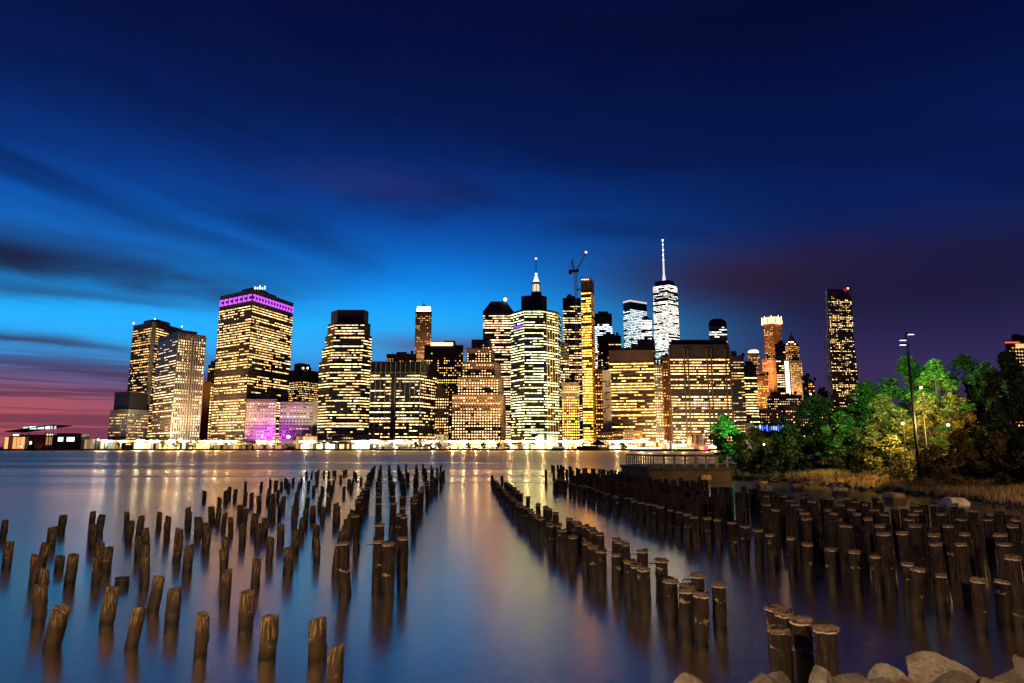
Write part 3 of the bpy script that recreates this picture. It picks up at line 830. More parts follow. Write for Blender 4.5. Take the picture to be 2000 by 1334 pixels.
for s_ in ((1177, 746, 1184, 746), (1184, 746, 1184, 755), (1184, 755, 1190, 755), (1190, 745, 1190, 755), (1184, 767, 1190, 767), (1184, 767, 1184, 781), (1184, 781, 1191, 781),
           (1176, 806, 1182, 806), (1182, 798, 1182, 806), (1182, 798, 1188, 798), (1188, 790, 1188, 798), (1177, 812, 1177, 818), (1177, 818, 1186, 818)): stroke(*s_)
low_poly(1161, 1176, 724, 796, 14, S(M_brown, .55, 2.2, GOLD, 3.8, 3.0, .5, .5, .2, .4, crown=2), 'brick_block', 'narrow brown brick block left of the painted wall')
low_poly(1275, 1292, 713, 815, 16, S(M_stone, .85, 2.4, CREAM, 3.7, 2.8, .6, .5, .15, .5, crown=2), 'slim_tower', 'slim cream floodlit building right of the broad dark block')
low_poly(1289, 1308, 698, 830, 20, S(M_orange, .5, 1.8, WARM, 3.7, 3.4, .45, .5, .2, .4, crown=3), 'slim_tower', 'slim orange lit building against the wide brown block', pent=[(.6, 4, 0)])
# wide brown block
r, poly, z = building('office_block', 'wide brown block with a heavy dark roof and three columns of lit bands',
    [(1306, 674, 800), (1424, 676, 800)], 45, S(mat('umber_panel', (.045, .026, .016), .7, .3, .1), .86, 3.2, WARM, 3.95, 2.6, .85, .46, .26, .74, crown=15, base=6, dark=((.55, .58),)))
b = MB(); q = inset(poly, .97); b.prism(q, z - .2, z + 7, inset(poly, .9)); b.build('dark_roof', M_black, r)
A, C = at(1306, 674, 799.4), at(1424, 674, 799.4)
for f in (.0, .245, .31, .625, .69, .93, 1.0):
    b = MB(); x = A.x + (C.x - A.x) * f; b.box(x - .9, x + .9, 798.2, 799.6, 3, z - 4); b.build('pier', M_brown, r)
r, poly, z = building('round_topped_tower', 'black round topped tower with few lit floors behind the wide brown block',
    [(1384, 632, 1010), (1419, 632, 1010)], 26, S(M_black, .32, 2.0, WHITE, 4.2, 4.6, .9, .55, .22, .75, crown=3))
cx, cy = centre(poly)
b = MB(); wd = (poly[1][0] - poly[0][0]) / 2 if abs(poly[1][0] - poly[0][0]) > 4 else 13
A, C = at(1384, 632, 1010), at(1419, 632, 1010)
for i in range(7):
    t0, t1 = i / 7, (i + 1) / 7; f0, f1 = 1 - .55 * t0 ** 2, 1 - .55 * t1 ** 2
    b.prism(inset(poly, f0), z + 9 * t0 - .05, z + 9 * t1, inset(poly, f1))
b.build('rounded_top', M_black, r)
b = MB(); b.tube([(cx, cy, z + 8), (cx, cy, z + 12)], [.6, .3], 5); b.build('finial', M_black, r)
r, poly, z = building('banded_block', 'grey concrete block with even dark window slots beside the wide brown block',
    [(1424, 697, 858), (1452, 697, 858)], 26, S(M_conc, .22, 1.6, WARM, 4.0, 5.5, .86, .34, .15, .5, crown=4, base=4), pent=[(.4, 9, -3)])
low_poly(1452, 1477, 714, 842, 24, S(M_black, .85, 2.6, CREAM, 4.0, 2.8, .9, .5, .2, .8, crown=13), 'dark_block', 'black block with bright wavering floors next to the grey banded block')
# --- northern group
r, poly, z = building('crowned_tower', 'small brown tower with a glowing white round crown',
    [(1460, 690, 1120), (1483, 690, 1120)], 20, S(M_brown, .55, 1.8, WARM, 3.8, 3.0, .5, .5, .2, .4, crown=2))
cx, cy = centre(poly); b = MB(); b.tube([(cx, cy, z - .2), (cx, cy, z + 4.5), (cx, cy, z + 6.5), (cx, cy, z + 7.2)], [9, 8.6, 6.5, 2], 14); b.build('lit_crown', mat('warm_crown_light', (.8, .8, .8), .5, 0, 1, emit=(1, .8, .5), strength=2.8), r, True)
r, poly, z = building('crowned_tower', 'tall ornate stone tower with a broad flaming crown of lights',
    [(1491, 632, 1220), (1509, 631, 1208), (1524, 632, 1222)], 0, S(M_orange, .42, 1.5, WARM, 3.8, 3.2, .45, .55, .15, .3, crown=2, pier=.8))
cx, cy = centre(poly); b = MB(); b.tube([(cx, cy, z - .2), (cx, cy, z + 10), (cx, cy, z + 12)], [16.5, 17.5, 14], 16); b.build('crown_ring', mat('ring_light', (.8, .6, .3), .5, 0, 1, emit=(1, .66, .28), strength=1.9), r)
for i in range(16):
    a = i / 16 * 6.283; b = MB(); b.tube([(cx + 17 * math.cos(a), cy + 17 * math.sin(a), z), (cx + 17 * math.cos(a), cy + 17 * math.sin(a), z + 14)], [1.0, .3], 5); b.build('crown_pinnacle', M_roofwarm if i % 2 else M_stone, r)
q, zq = foot([(1488, 700, 1212), (1509, 700, 1198), (1529, 700, 1214)], 0)
tier(r, q, 1.5, zq, S(M_orange, .5, 1.6, WARM, 3.8, 3.2, .45, .55, .15, .3, crown=2, pier=.8), 'lower_wing')
low_poly(1513, 1533, 672, 1010, 20, S(M_black, .45, 2.0, CREAM, 4.0, 4.2, .82, .55, .25, .6, crown=10), 'dark_tower', 'narrow dark tower with few windows before the flaming crowned tower')
r, poly, z = building('light_strip_tower', 'narrow building faced with one brilliant white strip of light',
    [(1531, 703, 985), (1542, 703, 985)], 14, S(M_grey, None))
p0, p1 = at(1532.5, 703, 984), at(1540, 703, 984)
for i in range(13):
    b = MB(); zz0 = at(1536, 772 - i * 5.2, 984).z; b.box(p0.x, p1.x, 984.2, 985.2, zz0, zz0 + 3.3); b.build('light_panel', mat('strip_light', (.8, .8, .8), .5, 0, 1, emit=(1, .97, .9), strength=2.6), r)
r, poly, z = building('pinnacle_tower', 'peach lit stone tower ending in a dark pointed pyramid',
    [(1533, 672, 1110), (1549, 671, 1100), (1560, 672, 1112)], 0, S(M_orange, .75, 1.8, WARM, 3.8, 3.0, .5, .5, .15, .4, crown=2))
cx, cy = centre(poly); zt = at(1543, 646, 1105).z
b = MB(); b.prism(inset(poly, .78), z - .2, z + (zt - z) * .6, inset(poly, .25)); b.build('pyramid', M_brown, r)
b = MB(); b.prism(inset(poly, .2), z + (zt - z) * .58, zt, inset(poly, .02)); b.build('pinnacle', M_dark, r)
for i in range(5):
    p = at(1537 + i * 4, 672 - (0 if i in (0, 4) else 4), 1098); b = MB(); b.ball(p, .9, 6, 4); b.build('cornice_lamp', M_roofwarm, r)
low_poly(1542, 1566, 705, 1060, 18, S(M_stone, .72, 1.8, WARM, 3.8, 3.4, .5, .5, .15, .4, crown=2), 'stone_block', 'peach lit stone wing below the pointed pyramid tower')
low_poly(1566, 1578, 738, 1000, 14, S(M_brown, .15, 1.0, WARM), 'brick_block', 'thin dark brick block right of the peach lit wing')
r, poly, z = low_poly(1574, 1590, 745, 1020, 16, S(M_orange, .7, 2.4, GOLD, 3.8, 3.2, .6, .5, .2, .4, crown=1.5), 'brick_block', 'little orange lit block standing alone left of the rippled tower', pent=[(.5, 4, 0)])
roof_lamp(r, at(1584, 771, 985), 1.6, M_roofwhite, 2)
low_poly(1596, 1617, 764, 990, 16, S(M_brown, .2, 1.2, WARM, 3.8, 3.2, .5, .5), 'brick_block', 'low dull brick block at the foot of the rippled tower')
low_poly(1478, 1500, 735, 960, 20, S(M_orange, .62, 1.7, WARM, 3.8, 3.0, .5, .5, .15, .4, crown=2), 'stone_block', 'tan stepped block below the small round crowned tower', pent=[(.6, 8, 0)])
low_poly(1497, 1566, 772, 930, 24, S(M_brown, .55, 1.8, WARM, 3.8, 2.8, .5, .45, .15, .4, crown=3), 'brick_block', 'long low brown block under the brilliant strip of light', pent=[(.3, 6, -12)])
low_poly(1520, 1578, 793, 880, 18, S(mat('pink_brick', (.34, .17, .11), .85, .2, .1), .22, 1.8, WARM, 4, 3.4, .45, .4, .15, .4, crown=4), 'brick_block', 'low pinkish brick block above the blue lit pavilion')
low_poly(1476, 1524, 800, 860, 18, S(M_dark, .4, 1.6, WARM, 4, 3.4, .45, .4, .15, .4, crown=3), 'brick_block', 'low dark block left of the pinkish brick block')
low_poly(1580, 1640, 786, 900, 18, S(M_dark, .5, 1.7, WARM, 4, 3.4, .45, .4, .15, .4, crown=3), 'brick_block', 'low dark block below the rippled tower half hidden by trees')
low_poly(1640, 1720, 800, 880, 18, S(M_brown, .4, 1.5, WARM, 4, 3.4, .45, .4, .15, .4, crown=3), 'brick_block', 'low brown block just behind the green lit trees')
def facade_flood(px, py, Y, watts, col=(1, .58, .28), owner=None):
    p = at(px, py, Y)
    flood('facade_floodlight', p, col, watts, owner, 38, 150, 1.0)
for lbl, px, py, Y, wt in (('tall ornate stone tower with a broad flaming crown of lights', 1508, 735, 1160, 3.2e5), ('peach lit stone tower ending in a dark pointed pyramid', 1547, 725, 1070, 2.2e5),
                           ('peach lit stone wing below the pointed pyramid tower', 1555, 770, 1025, 1.6e5), ('slim brown stone tower with a glowing white crown and short spire', 827, 690, 1085, 1.6e5),
                           ('tan stepped block below the small round crowned tower', 1489, 775, 925, .9e5), ('small brown tower with a glowing white round crown', 1471, 735, 1080, 1.2e5)):
    ow = [o for o in COL.objects if o.get('label') == lbl][0]
    facade_flood(px, py, Y, wt, (1, .58, .28), ow)
# rippled tower
Yr = 1170
root = empty('rippled_tower', at(1640, 700, Yr).xy.to_3d() + Vector((0, 0, 1.5)), 'tall lone residential tower with rippled steel sides and scattered lit windows', 'building')
lv = [(770, 1616, 1624, 1679), (690, 1614, 1621, 1671), (640, 1612.5, 1618, 1665.5), (564, 1611, 1615, 1661)]
zp = 1.5
for i, (ty, x0, x1, x2) in enumerate(lv):
    poly, z = foot([(x0, ty, Yr + 24), (x1, ty, Yr), (x2, ty, Yr + 4)], 0)
    tier(root, poly, zp, z, S(mat('rippled_steel', (.15, .11, .095), .4, .3, .08, metal=.4), .34, 2.2, CREAM, 3.5, 3.6, .62, .55, .2, .5, crown=12 if i == 3 else .3, base=.3 if i else 20, pier=.8), 'tier'); zp = z - .2
p0 = at(1611, 564, Yr - 1)
for i in range(9):
    px = 1616 + i * 5.4; tpts = [at(px + (770 - y) * -.055 - .0, y, Yr - 1.2 + 1.0 * math.sin(y * .07 + i)) for y in range(566, 775, 12)]
    b = MB(); b.tube(tpts, [.55] * len(tpts), 5); b.build('steel_ripple', mat('rippled_steel', (0, 0, 0)), root)
b = MB(); b.ball(at(1656, 563, Yr), 1.4); b.build('beacon', M_lampred, root)
# right edge: block behind the trees
r, poly, z = low_poly(1962, 2018, 666, 640, 24, S(M_brown, .6, 1.4, ((1, .5, .3), (1, .75, .5)), 3.9, 3.2, .6, .5, .2, .6, crown=4), 'apartment_block', 'brick apartment block with a red lit roof edge rising over the dark trees')
p0, p1 = at(1963, 669, 639.5), at(1990, 669, 639.5); b = MB(); b.box(p0.x, p1.x, 638.6, 639.6, z - 2.2, z - .9); b.build('red_roof_light', mat('red_roof_strip', (.5, .1, .1), .5, 0, 1, emit=(1, .12, .06), strength=1.2), r)
b = MB(); b.box(p0.x + 10, p1.x + 4, 638.4, 639.6, z - 7, z - 3); b.build('lit_lounge', mat('lounge_light', (.5, .3, .1), .5, 0, 1, emit=(1, .5, .15), strength=1.3), r)
low_poly(1898, 1948, 748, 520, 20, S(M_brown, .55, 1.2, ((1, .4, .2), (1, .7, .45)), 3.6, 3.2, .5, .5, .2, .4, crown=2), 'apartment_block', 'brick apartment block glimpsed between the dark trunks')


# ------------------------------------------------------------------ waterfront of the far shore
# elevated road
XV0, XV1 = at(205, 862, 752).x, at(1262, 862, 752).x
vd = empty('elevated_road', ((XV0 + XV1) / 2, 752, 1.5), 'long elevated road deck on columns along the far waterfront', 'road')
b = MB(); b.box(XV0, XV1, 746, 760, 9.0, 10.2); b.build('deck', M_conc, vd)
b = MB(); b.box(XV0, XV1, 745.6, 746.1, 9.4, 11.2); b.build('parapet', M_conc, vd)
x = XV0 + 4; k = 0
while x < XV1:
    b = MB(); b.box(x - .5, x + .5, 748, 749, 1.5, 9.02); b.box(x - .8, x + .8, 747, 759, 8.2, 9.02); b.build('column', M_conc, vd)
    x += 16; k += 1

def street_lamp(px, py, Y, m, label, group=None, col=(1, .7, .38), watts=60000, r=.7):
    p = at(px, py, Y)
    e = empty('street_lamp', (p.x, p.y, 1.5), label, 'street lamp', group)
    b = MB(); b.tube([(p.x, p.y, 1.4), (p.x, p.y, p.z - .3)], [.22, .12], 6); b.build('pole', M_black, e)
    b = MB(); b.ball(p, r, 8, 5, .8); b.build('lamp_head', m, e, True)
    b = MB(); b.tube([(p.x, p.y, p.z + r * .7), (p.x, p.y, p.z + r * .95)], [r * 1.1, r * .3], 8); b.build('lamp_cap', M_black, e)
    b = MB(); b.box(p.x - r * 1.3, p.x + r * 1.3, p.y + r * 1.05, p.y + r * 1.2, p.z - r * 1.2, p.z + r * 1.2); b.build('rear_shield', M_black, e)  # added plate keeps the lamp's glow off the facades behind
    if watts: flood('floodlight', (p.x, p.y + 1.2, p.z - .5), col, watts * .9, e)
    return e
# bright lamps picked out in the photograph
GL = 'lamps along the far waterfront'
LW = 'tall warm lamp shining on the far waterfront promenade'
LC = 'tall white lamp shining on the far waterfront promenade'
for (px, py, kind, wt) in [(192, 859, 1, 4e4), (206, 861, 1, 4e4), (236, 862, 0, 5e4), (270, 860, 1, 2.4e5), (296, 862, 1, 2.0e5), (330, 861, 0, 1.4e5), (352, 858, 1, 2.0e5), (378, 863, 0, 1.5e5), (405, 863, 0, 1.8e5), (424, 862, 0, 1.6e5), (448, 866, 0, 9e4),
                           (505, 866, 0, 9e4), (529, 868, 0, 7e4), (598, 864, 1, 1.6e5), (640, 867, 1, 1.6e5), (701, 868, 1, 2.0e5), (731, 871, 1, 8e4), (771, 871, 1, 9e4), (809, 870, 1, 9e4), (846, 871, 1, 1.2e5),
                           (884, 872, 1, 1.6e5), (905, 870, 0, 1.6e5), (930, 871, 0, 1.6e5), (955, 870, 0, 1.6e5), (996, 866, 0, 1.3e5), (1030, 867, 1, 1.2e5), (1060, 866, 1, 1.6e5), (1104, 870, 1, 1.8e5), (1128, 868, 0, 1.4e5), (1205, 868, 1, 1.2e5), (1222, 868, 0, 1.2e5),
                           (1253, 862, 1, 0), (1270, 866, 0, 2.2e5), (1300, 862, 0, 1.8e5), (1335, 862, 1, 1.6e5), (1378, 842, 0, 4e4), (1396, 868, 1, 1.2e5), (1476, 828, 1, 6e4)]:
    street_lamp(px, py, (741 if px < 1240 else 745), (M_lampgold if 880 < px < 1340 and px not in (955, 1253) else M_lampwhite if kind else M_lampwarm), LC if kind else LW, GL if kind else GL + ', warm ones', (1, .86, .62) if kind else (1, .6, .25), wt, .8 if wt > 1e5 else .6)
street_lamp(1148, 877, 738, M_lampred, 'red signal lamp on a short post at the far quay', None, (1, .1, .05), 1.2e4, 1.1)
street_lamp(42, 872, 738, M_lampred, 'red signal lamp on the quay by the ferry terminal', None, (1, .1, .05), 1.2e4, 1.1)
street_lamp(1254, 860, 742, M_lampgold, 'brightest golden lamp on the quay behind the lit excursion boat', None, (1, .55, .15), 3.0e5, 1.2)
street_lamp(563, 853, 741, M_lamppurple, 'violet floodlight on a post before the leaning purple building', None, (.66, .06, 1), 3.0e5, 2.0)
street_lamp(512, 853, 741, M_lamppurple, 'violet floodlight on a post before the purple podium wing', None, (.66, .06, 1), 1.1e5, .8)

# lit quay sheds and pavilions under and beside the road
def shed(px0, px1, py, Y, depth, label, glow, colr, name='quay_shed', nb=8, roof=M_dark, zb=1.5):
    a, c = at(px0, py, Y), at(px1, py, Y); z = a.z
    e = empty(name, ((a.x + c.x) / 2, Y + depth / 2, zb), label, 'pavilion')
    b = MB(); b.box(a.x, c.x, Y, Y + depth, zb, z - .6); b.build('wall', M_grey, e)
    b = MB(); b.prism([(a.x - .8, Y - 1), (c.x + .8, Y - 1), (c.x + .8, Y + depth + 1), (a.x - .8, Y + depth + 1)], z - .6, z, inset([(a.x, Y), (c.x, Y), (c.x, Y + depth), (a.x, Y + depth)], .96)); b.build('roof', roof, e)
    L = (c.x - a.x) / nb; rg = random.Random(int(px0))
    for i in range(nb):
        g = .80 * glow * rg.choice((.05, .3, .6, .9, 1.2, 1.5))
        b = MB(); b.quad((a.x + L * (i + .06), Y - .08, zb + .5), (a.x + L * (i + .94), Y - .08, zb + .5), (a.x + L * (i + .94), Y - .08, z - .9), (a.x + L * (i + .06), Y - .08, z - .9), tuple(q * g for q in colr)); b.build('lit_window', WIN, e)
        b = MB(); b.box(a.x + L * i - .15, a.x + L * i + .15, Y - .25, Y - .02, zb, z - .62); b.build('post', M_dark, e)
    return e
W1, W2, W3 = (1, .62, .26), (1, .78, .48), (1, .45, .13)
shed(262, 300, 863, 743, 8, 'white lit glass pavilion below the cream ribbed tower', 3.2, W2)
shed(305, 352, 864, 743, 8, 'long warm lit quay shed left of the orange slab', 2.6, W1)
shed(356, 410, 864, 743, 8, 'warm lit quay shed in front of the orange slab', 2.8, W1)
shed(418, 492, 868, 743, 8, 'low dim quay shed in front of the broad purple crowned tower', .9, W1, nb=12)
shed(496, 556, 868, 743, 8, 'low quay shed with reddish windows left of the violet floodlight', .7, (1, .5, .3), nb=10)
shed(588, 660, 866, 742, 8, 'dazzling white quay shed below the black chamfered tower', 4.2, W2, nb=12)
shed(663, 692, 866, 742, 8, 'cream ferry landing shed right of the dazzling white quay shed', 1.8, W1, nb=6)
shed(578, 620, 851, 753, 8, 'orange lit shed with a hipped roof behind the dazzling white quay shed', 1.4, W3, nb=6)
shed(740, 838, 872, 744, 7, 'dark quay shed with small lit openings below the black grid block', .9, W2, nb=18)
shed(866, 902, 871, 744, 7, 'bright cream quay shed below the stepped pyramid building', 3.0, W2, nb=7)
shed(908, 992, 873, 744, 7, 'dark leafy quay shed with scattered bright openings', 1.2, W2, nb=18)
shed(996, 1068, 868, 743, 7, 'long bright quay shed below the faceted glass tower', 5.0, W1, nb=14)
shed(1046, 1090, 851, 757, 10, 'white lit upper hall behind the long bright quay shed', 5.0, W2, nb=8)
shed(1112, 1146, 871, 743, 7, 'orange lit quay shed below the gold lit tower', 5.0, W3, nb=8)
shed(1190, 1245, 869, 743, 7, 'white and gold quay shed right of the peaked pier canopy', 3.0, W2, nb=10)
shed(1262, 1300, 863, 748, 9, 'golden lit market shed near the brightest golden lamp', 2.6, W3, nb=8)
shed(1302, 1342, 866, 748, 9, 'white lit market shed left of the pink billboard box', 2.4, W2, nb=8)
shed(1376, 1405, 868, 748, 9, 'white lit kiosk between the pink box and the round green tree', 2.6, W2, nb=6)
# pink box
r, poly, z = low_poly(1343, 1374, 849, 746, 10, S(mat('pink_panel', (.52, .30, .24), .8, .08, .1), None), 'panelled_hall', 'plain pink panelled box hall on the far quay', 'building')
for i in range(1, 4):
    p = at(1343 + i * 7.8, 849, 745.9); b = MB(); b.box(p.x - .12, p.x + .12, 745.8, 746.02, 8, z - .4); b.build('panel_joint', M_grey, r)
# brick houses of the old seaport
for i, (x0, x1, ty, w_, lb) in enumerate([(1168, 1196, 846, M_brown, 'low dark brick seaport house with a flat cornice left of the lit house'), (1197, 1217, 843, M_brown, 'low brick seaport house with tiny windows beside the tree'),
                                     (1218, 1236, 840, M_stone, 'low pale seaport house with bright windows'), (1237, 1254, 842, M_orange, 'low orange seaport house by the brightest golden lamp')]):
    low_poly(x0, x1, ty, 766, 12, S(w_, (.5, .5, .9, .6)[i], 1.7, WARM, 3.4, 2.4, .5, .5, .2, .4, crown=1.2, base=3), 'brick_house', lb)
# peaked pier canopy and moored boats
p = at(1168, 874, 739)
e = empty('pier_canopy', (p.x, 739, 1.5), 'dark peaked pier canopy with slanting gangway beside the orange quay shed', 'canopy')
b = MB(); b.prism([(p.x - 9, 735), (p.x + 9, 735), (p.x + 9, 745), (p.x - 9, 745)], 6, 11.5, [(p.x - 1, 739), (p.x + 1, 739), (p.x + 1, 741), (p.x - 1, 741)]); b.build('roof', M_black, e)
for sx in (-8, -3, 3, 8):
    b = MB(); b.tube([(p.x + sx, 736, 1.4), (p.x + sx, 736, 6.2)], [.25, .25], 6); b.build('post', M_black, e)
b = MB(); b.slab((p.x + 8, 736, 5.6), (14, 0, -3.8), (0, 2.2, 0), (0, 0, .4)); b.build('gangway', M_black, e)

def boat(px, py, Y, L, label, hull, name='boat', decks=1, glow=0.0, bow=1, hh=2.0, colr=W2):
    p = at(px, py, Y); p.z = 0
    e = empty(name, (p.x, Y, 0), label, 'boat')
    W = L * .13
    def ring(f, z): 
        return [(p.x - L / 2 * f, Y - W * f * .8), (p.x + L * .30 * f, Y - W * f), (p.x + L * .55 * f, Y), (p.x + L * .30 * f, Y + W * f), (p.x - L / 2 * f, Y + W * f * .8)]
    b = MB(); b.prism(ring(.93, 0), -.4, hh, ring(1, 0)); b.build('hull', hull, e)
    z = hh
    for d in range(decks):
        f = .74 - .2 * d
        b = MB(); b.box(p.x - L * .5 * f, p.x + L * .36 * f, Y - W * .62, Y + W * .62, z - .05, z + 2.3); b.build('cabin', M_white if glow else M_grey, e)
        n = max(3, int(L * f / 2.6)); l0 = L * .86 * f / n
        for i in range(n):
            b = MB(); x = p.x - L * .5 * f + l0 * i
            b.quad((x + l0 * .1, Y - W * .62 - .05, z + .7), (x + l0 * .9, Y - W * .62 - .05, z + .7), (x + l0 * .9, Y - W * .62 - .05, z + 1.9), (x + l0 * .1, Y - W * .62 - .05, z + 1.9), tuple(q * glow for q in colr)); b.build('cabin_window', WIN, e)
        b = MB(); b.box(p.x - L * .52 * f, p.x + L * .38 * f, Y - W * .7, Y + W * .7, z + 2.3, z + 2.5); b.build('deck_roof', M_white if glow else M_grey, e)
        z += 2.5
    b = MB(); b.tube([(p.x, Y, z), (p.x, Y, z + L * .16)], [.15, .06], 5); b.build('mast', M_steel, e)
    return e
boat(1092, 882, 722, 21, 'small grey tugboat moored at the far quay below the faceted tower', M_grey, 'tugboat', 1, .5, hh=2.2)
boat(1150, 884, 725, 36, 'long black barge moored beside the peaked pier canopy', M_black, 'barge', 1, 0.0, hh=2.4)
boat(1268, 884, 640, 40, 'white excursion boat with one lit deck of windows seen above the pier railing', M_white, 'excursion_boat', 1, 3.2, hh=1.6)
boat(1340, 886, 640, 26, 'small lit ferry with yellow windows right of the excursion boat', M_white, 'ferry', 1, 2.0, hh=1.6, colr=(1, .7, .3))
p = at(1375, 884, 650); e = empty('red_signboard', (p.x, 650, 0), 'red and pink illuminated board on a raft behind the pier railing', 'sign')
b = MB(); b.box(p.x - 6, p.x + 6, 650, 653, -.3, 1.0); b.build('raft', M_dark, e)
b = MB(); b.box(p.x - 4.5, p.x + 4.5, 650.2, 650.6, 1.0, 5.2); b.build('board', M_dark, e)
b = MB(); b.box(p.x - 4.3, p.x + 0, 650.05, 650.22, 1.2, 5.0); b.build('orange_panel', mat('orange_sign_light', (.5, .3, .1), .5, 0, 1, emit=(1, .45, .1), strength=1.4), e)
b = MB(); b.box(p.x + .1, p.x + 4.3, 650.05, 650.22, 1.2, 5.0); b.build('red_panel', mat('red_sign_light', (.5, .1, .2), .5, 0, 1, emit=(1, .08, .25), strength=1.3), e)
# quay trees
LEAF = {}
def leafm(k):
    if not LEAF:
        LEAF['green'] = leaf_mat('leaf_green', (.018, .06, .008), (.06, .15, .018))
        LEAF['dark'] = leaf_mat('leaf_dark', (.018, .036, .010), (.045, .075, .02))
        LEAF['gold'] = leaf_mat('leaf_gold', (.11, .085, .015), (.25, .17, .035))  # gold and olive: bushes' own tone, plus yellow lamplight put into tree leaves
        LEAF['olive'] = leaf_mat('leaf_olive', (.05, .065, .012), (.13, .13, .03))
        LEAF['brush'] = leaf_mat('leaf_brush', (.020, .022, .008), (.055, .045, .016))
    return LEAF[k]

def crown_leaves(b, rg, cpos, cr, n, size):
    for _ in range(n):
        while True:
            d = Vector((rg.uniform(-1, 1), rg.uniform(-1, 1), rg.uniform(-1, 1)))
            if .02 < d.length < 1: break
        p = cpos + Vector((d.x * cr, d.y * cr, d.z * cr * .72))
        a = Vector((rg.gauss(0, 1), rg.gauss(0, 1), rg.gauss(0, .6))).normalized()
        c = a.cross(Vector((rg.gauss(0, 1), rg.gauss(0, 1), rg.gauss(0, 1)))).normalized()
        s = size * rg.uniform(.6, 1.3)
        a *= s; c *= s * .55
        b.quad(p - a, p + c * .9, p + a, p - c * .9)

def tree(name, label, base, H, rad, leaf, seed, leaves=5200, size=.26, trunk=.22, cb=.28, group=None, clumps=46, cat='tree'):
    rg = random.Random(seed)
    e = empty(name, base, label, cat, group)
    base = Vector(base)
    tb = MB()
    lean = Vector((rg.uniform(-.06, .06), rg.uniform(-.06, .06), 0)) * H
    top = base + lean + Vector((0, 0, H * .86))
    def axis(t): return base + lean * t * t + Vector((math.sin(t * 5 + seed) * .15, math.cos(t * 4 + seed) * .15, H * .86 * t))
    tb.tube([axis(t / 8) - (Vector((0, 0, .3)) if t == 0 else Vector())for t in range(9)], [trunk * (1.25 if t == 0 else 1 - .88 * t / 8) for t in range(9)], 8)
    lb = MB(); per = leaves // clumps
    for k in range(clumps):
        h = cb + (1 - cb) * ((k + rg.random()) / clumps)
        f = (h - cb) / (1 - cb)
        env = rad * (math.sin(math.pi * min(1, (f * .86 + .16))) ** .6) * (1.0 if f < .8 else .8)
        a = rg.uniform(0, 6.283); q = env * (rg.random() ** .45) * rg.uniform(.75, 1.22)
        c = base + lean * h + Vector((math.cos(a) * q, math.sin(a) * q, H * h - .04 * H))
        cr = rad * rg.uniform(.15, .35)
        crown_leaves(lb, rg, c, cr, int(per * rg.uniform(.6, 1.4)), size)
        st = axis(max(.12, h * .72)); mid = (st + c) / 2 + Vector((0, 0, .08 * q))
        r0 = trunk * .34 * (1.1 - h)
        tb.tube([st, mid, c], [r0 + .02, r0 * .6 + .012, .012], 5, False)
    tb.build('trunk', M_bark, e, True)
    lb.build('crown', leafm(leaf), e)
    return e
for (px, Y, H, rr, lf, lb) in [(318, 742.5, 9, 6, 'olive', 'broad clipped quay tree lit yellow below the cream ribbed tower'), (345, 742.8, 10, 6, 'olive', 'yellow lit quay tree left of the orange slab'), (376, 742.5, 9, 6, 'olive', 'yellow lit quay tree before the orange slab foot'),
                               (498, 743, 9, 6, 'gold', 'dark gold quay tree below the purple podium wing'), (812, 742, 7.5, 4.5, 'dark', 'dark quay tree below the corner of the black grid block'), (858, 742, 8.5, 4.5, 'dark', 'dark quay tree left of the bright cream quay shed'),
                               (915, 741.5, 7, 4.5, 'dark', 'dark quay tree below the stepped pyramid building'), (945, 741.5, 7, 4.5, 'dark', 'dark quay tree before the leafy quay shed'), (975, 741.5, 7, 4.5, 'dark', 'dark quay tree at the right end of the leafy quay shed'), (1218, 741, 7, 4.5, 'dark', 'dark quay tree before the white and gold quay shed')]:
    p = at(px, 872, Y); tree('quay_tree', lb, (p.x, Y, 1.5), H, rr * .8, lf, int(px), 1100, .75, .3, .25, 'trees on the far quay' if False else None, 22)
# ferry terminal at the far left
a0, a1 = at(14, 850, 752), at(110, 833, 752)
ft = empty('ferry_terminal', ((a0.x + a1.x) / 2, 760, 1.5), 'low ferry terminal with an upswept dark roof and cool lit glass', 'building')
b = MB(); b.box(a0.x + 8, a1.x, 752, 778, 1.5, 17.5); b.build('hall', M_black, ft)
b = MB(); zl, zh = at(14, 842, 752).z, at(108, 829, 752).z
b.v += [(a0.x, 748, zl - 1), (a1.x - 1, 748, zh - 1), (a1.x - 1, 780, zh - 1), (a0.x, 780, zl - 1), (a0.x, 748, zl), (a1.x - 1, 748, zh), (a1.x - 1, 780, zh), (a0.x, 780, zl)]
b.f += [(0, 1, 5, 4), (1, 2, 6, 5), (2, 3, 7, 6), (3, 0, 4, 7), (4, 5, 6, 7), (3, 2, 1, 0)]; b.c += [None] * 6
b.build('roof', M_black, ft)
for i, (x0, x1, y0, y1, cc, g) in enumerate([(45, 55, 838, 834, (.4, .95, .95), 1.6), (57, 71, 838, 833, (.8, 1, 1), 2.6), (73, 86, 838, 833, (.5, .95, .95), 1.7), (88, 97, 838, 832, (1, .95, .85), 2.0), (98, 103, 838, 832, (.8, .9, .9), .8), (105, 110, 838, 832, (.8, .9, .9), .8), (91, 94, 850, 847.5, (1, .9, .7), 2.4), (96, 99, 850, 847.5, (1, .9, .7), 2.4), (101, 104, 850, 847.5, (1, .9, .7), 2.4),
                                           (88, 103, 869, 853, (.62, .34, .10), .7), (57, 62, 868, 862, (1, .9, .7), 2.0), (25, 37, 851, 848, (1, .9, .75), 2.4)]):
    p, q = at(x0, y0, 751.5), at(x1, y1, 751.5)
    b = MB(); b.quad((p.x, 751.7, p.z), (q.x, 751.7, p.z), (q.x, 751.7, q.z), (p.x, 751.7, q.z), tuple(v * g for v in cc)); b.build('lit_window', WIN, ft)
    b = MB(); b.box(p.x - .5, p.x - .1, 751.3, 752, 2, 20); b.build('mullion', M_dark, ft)
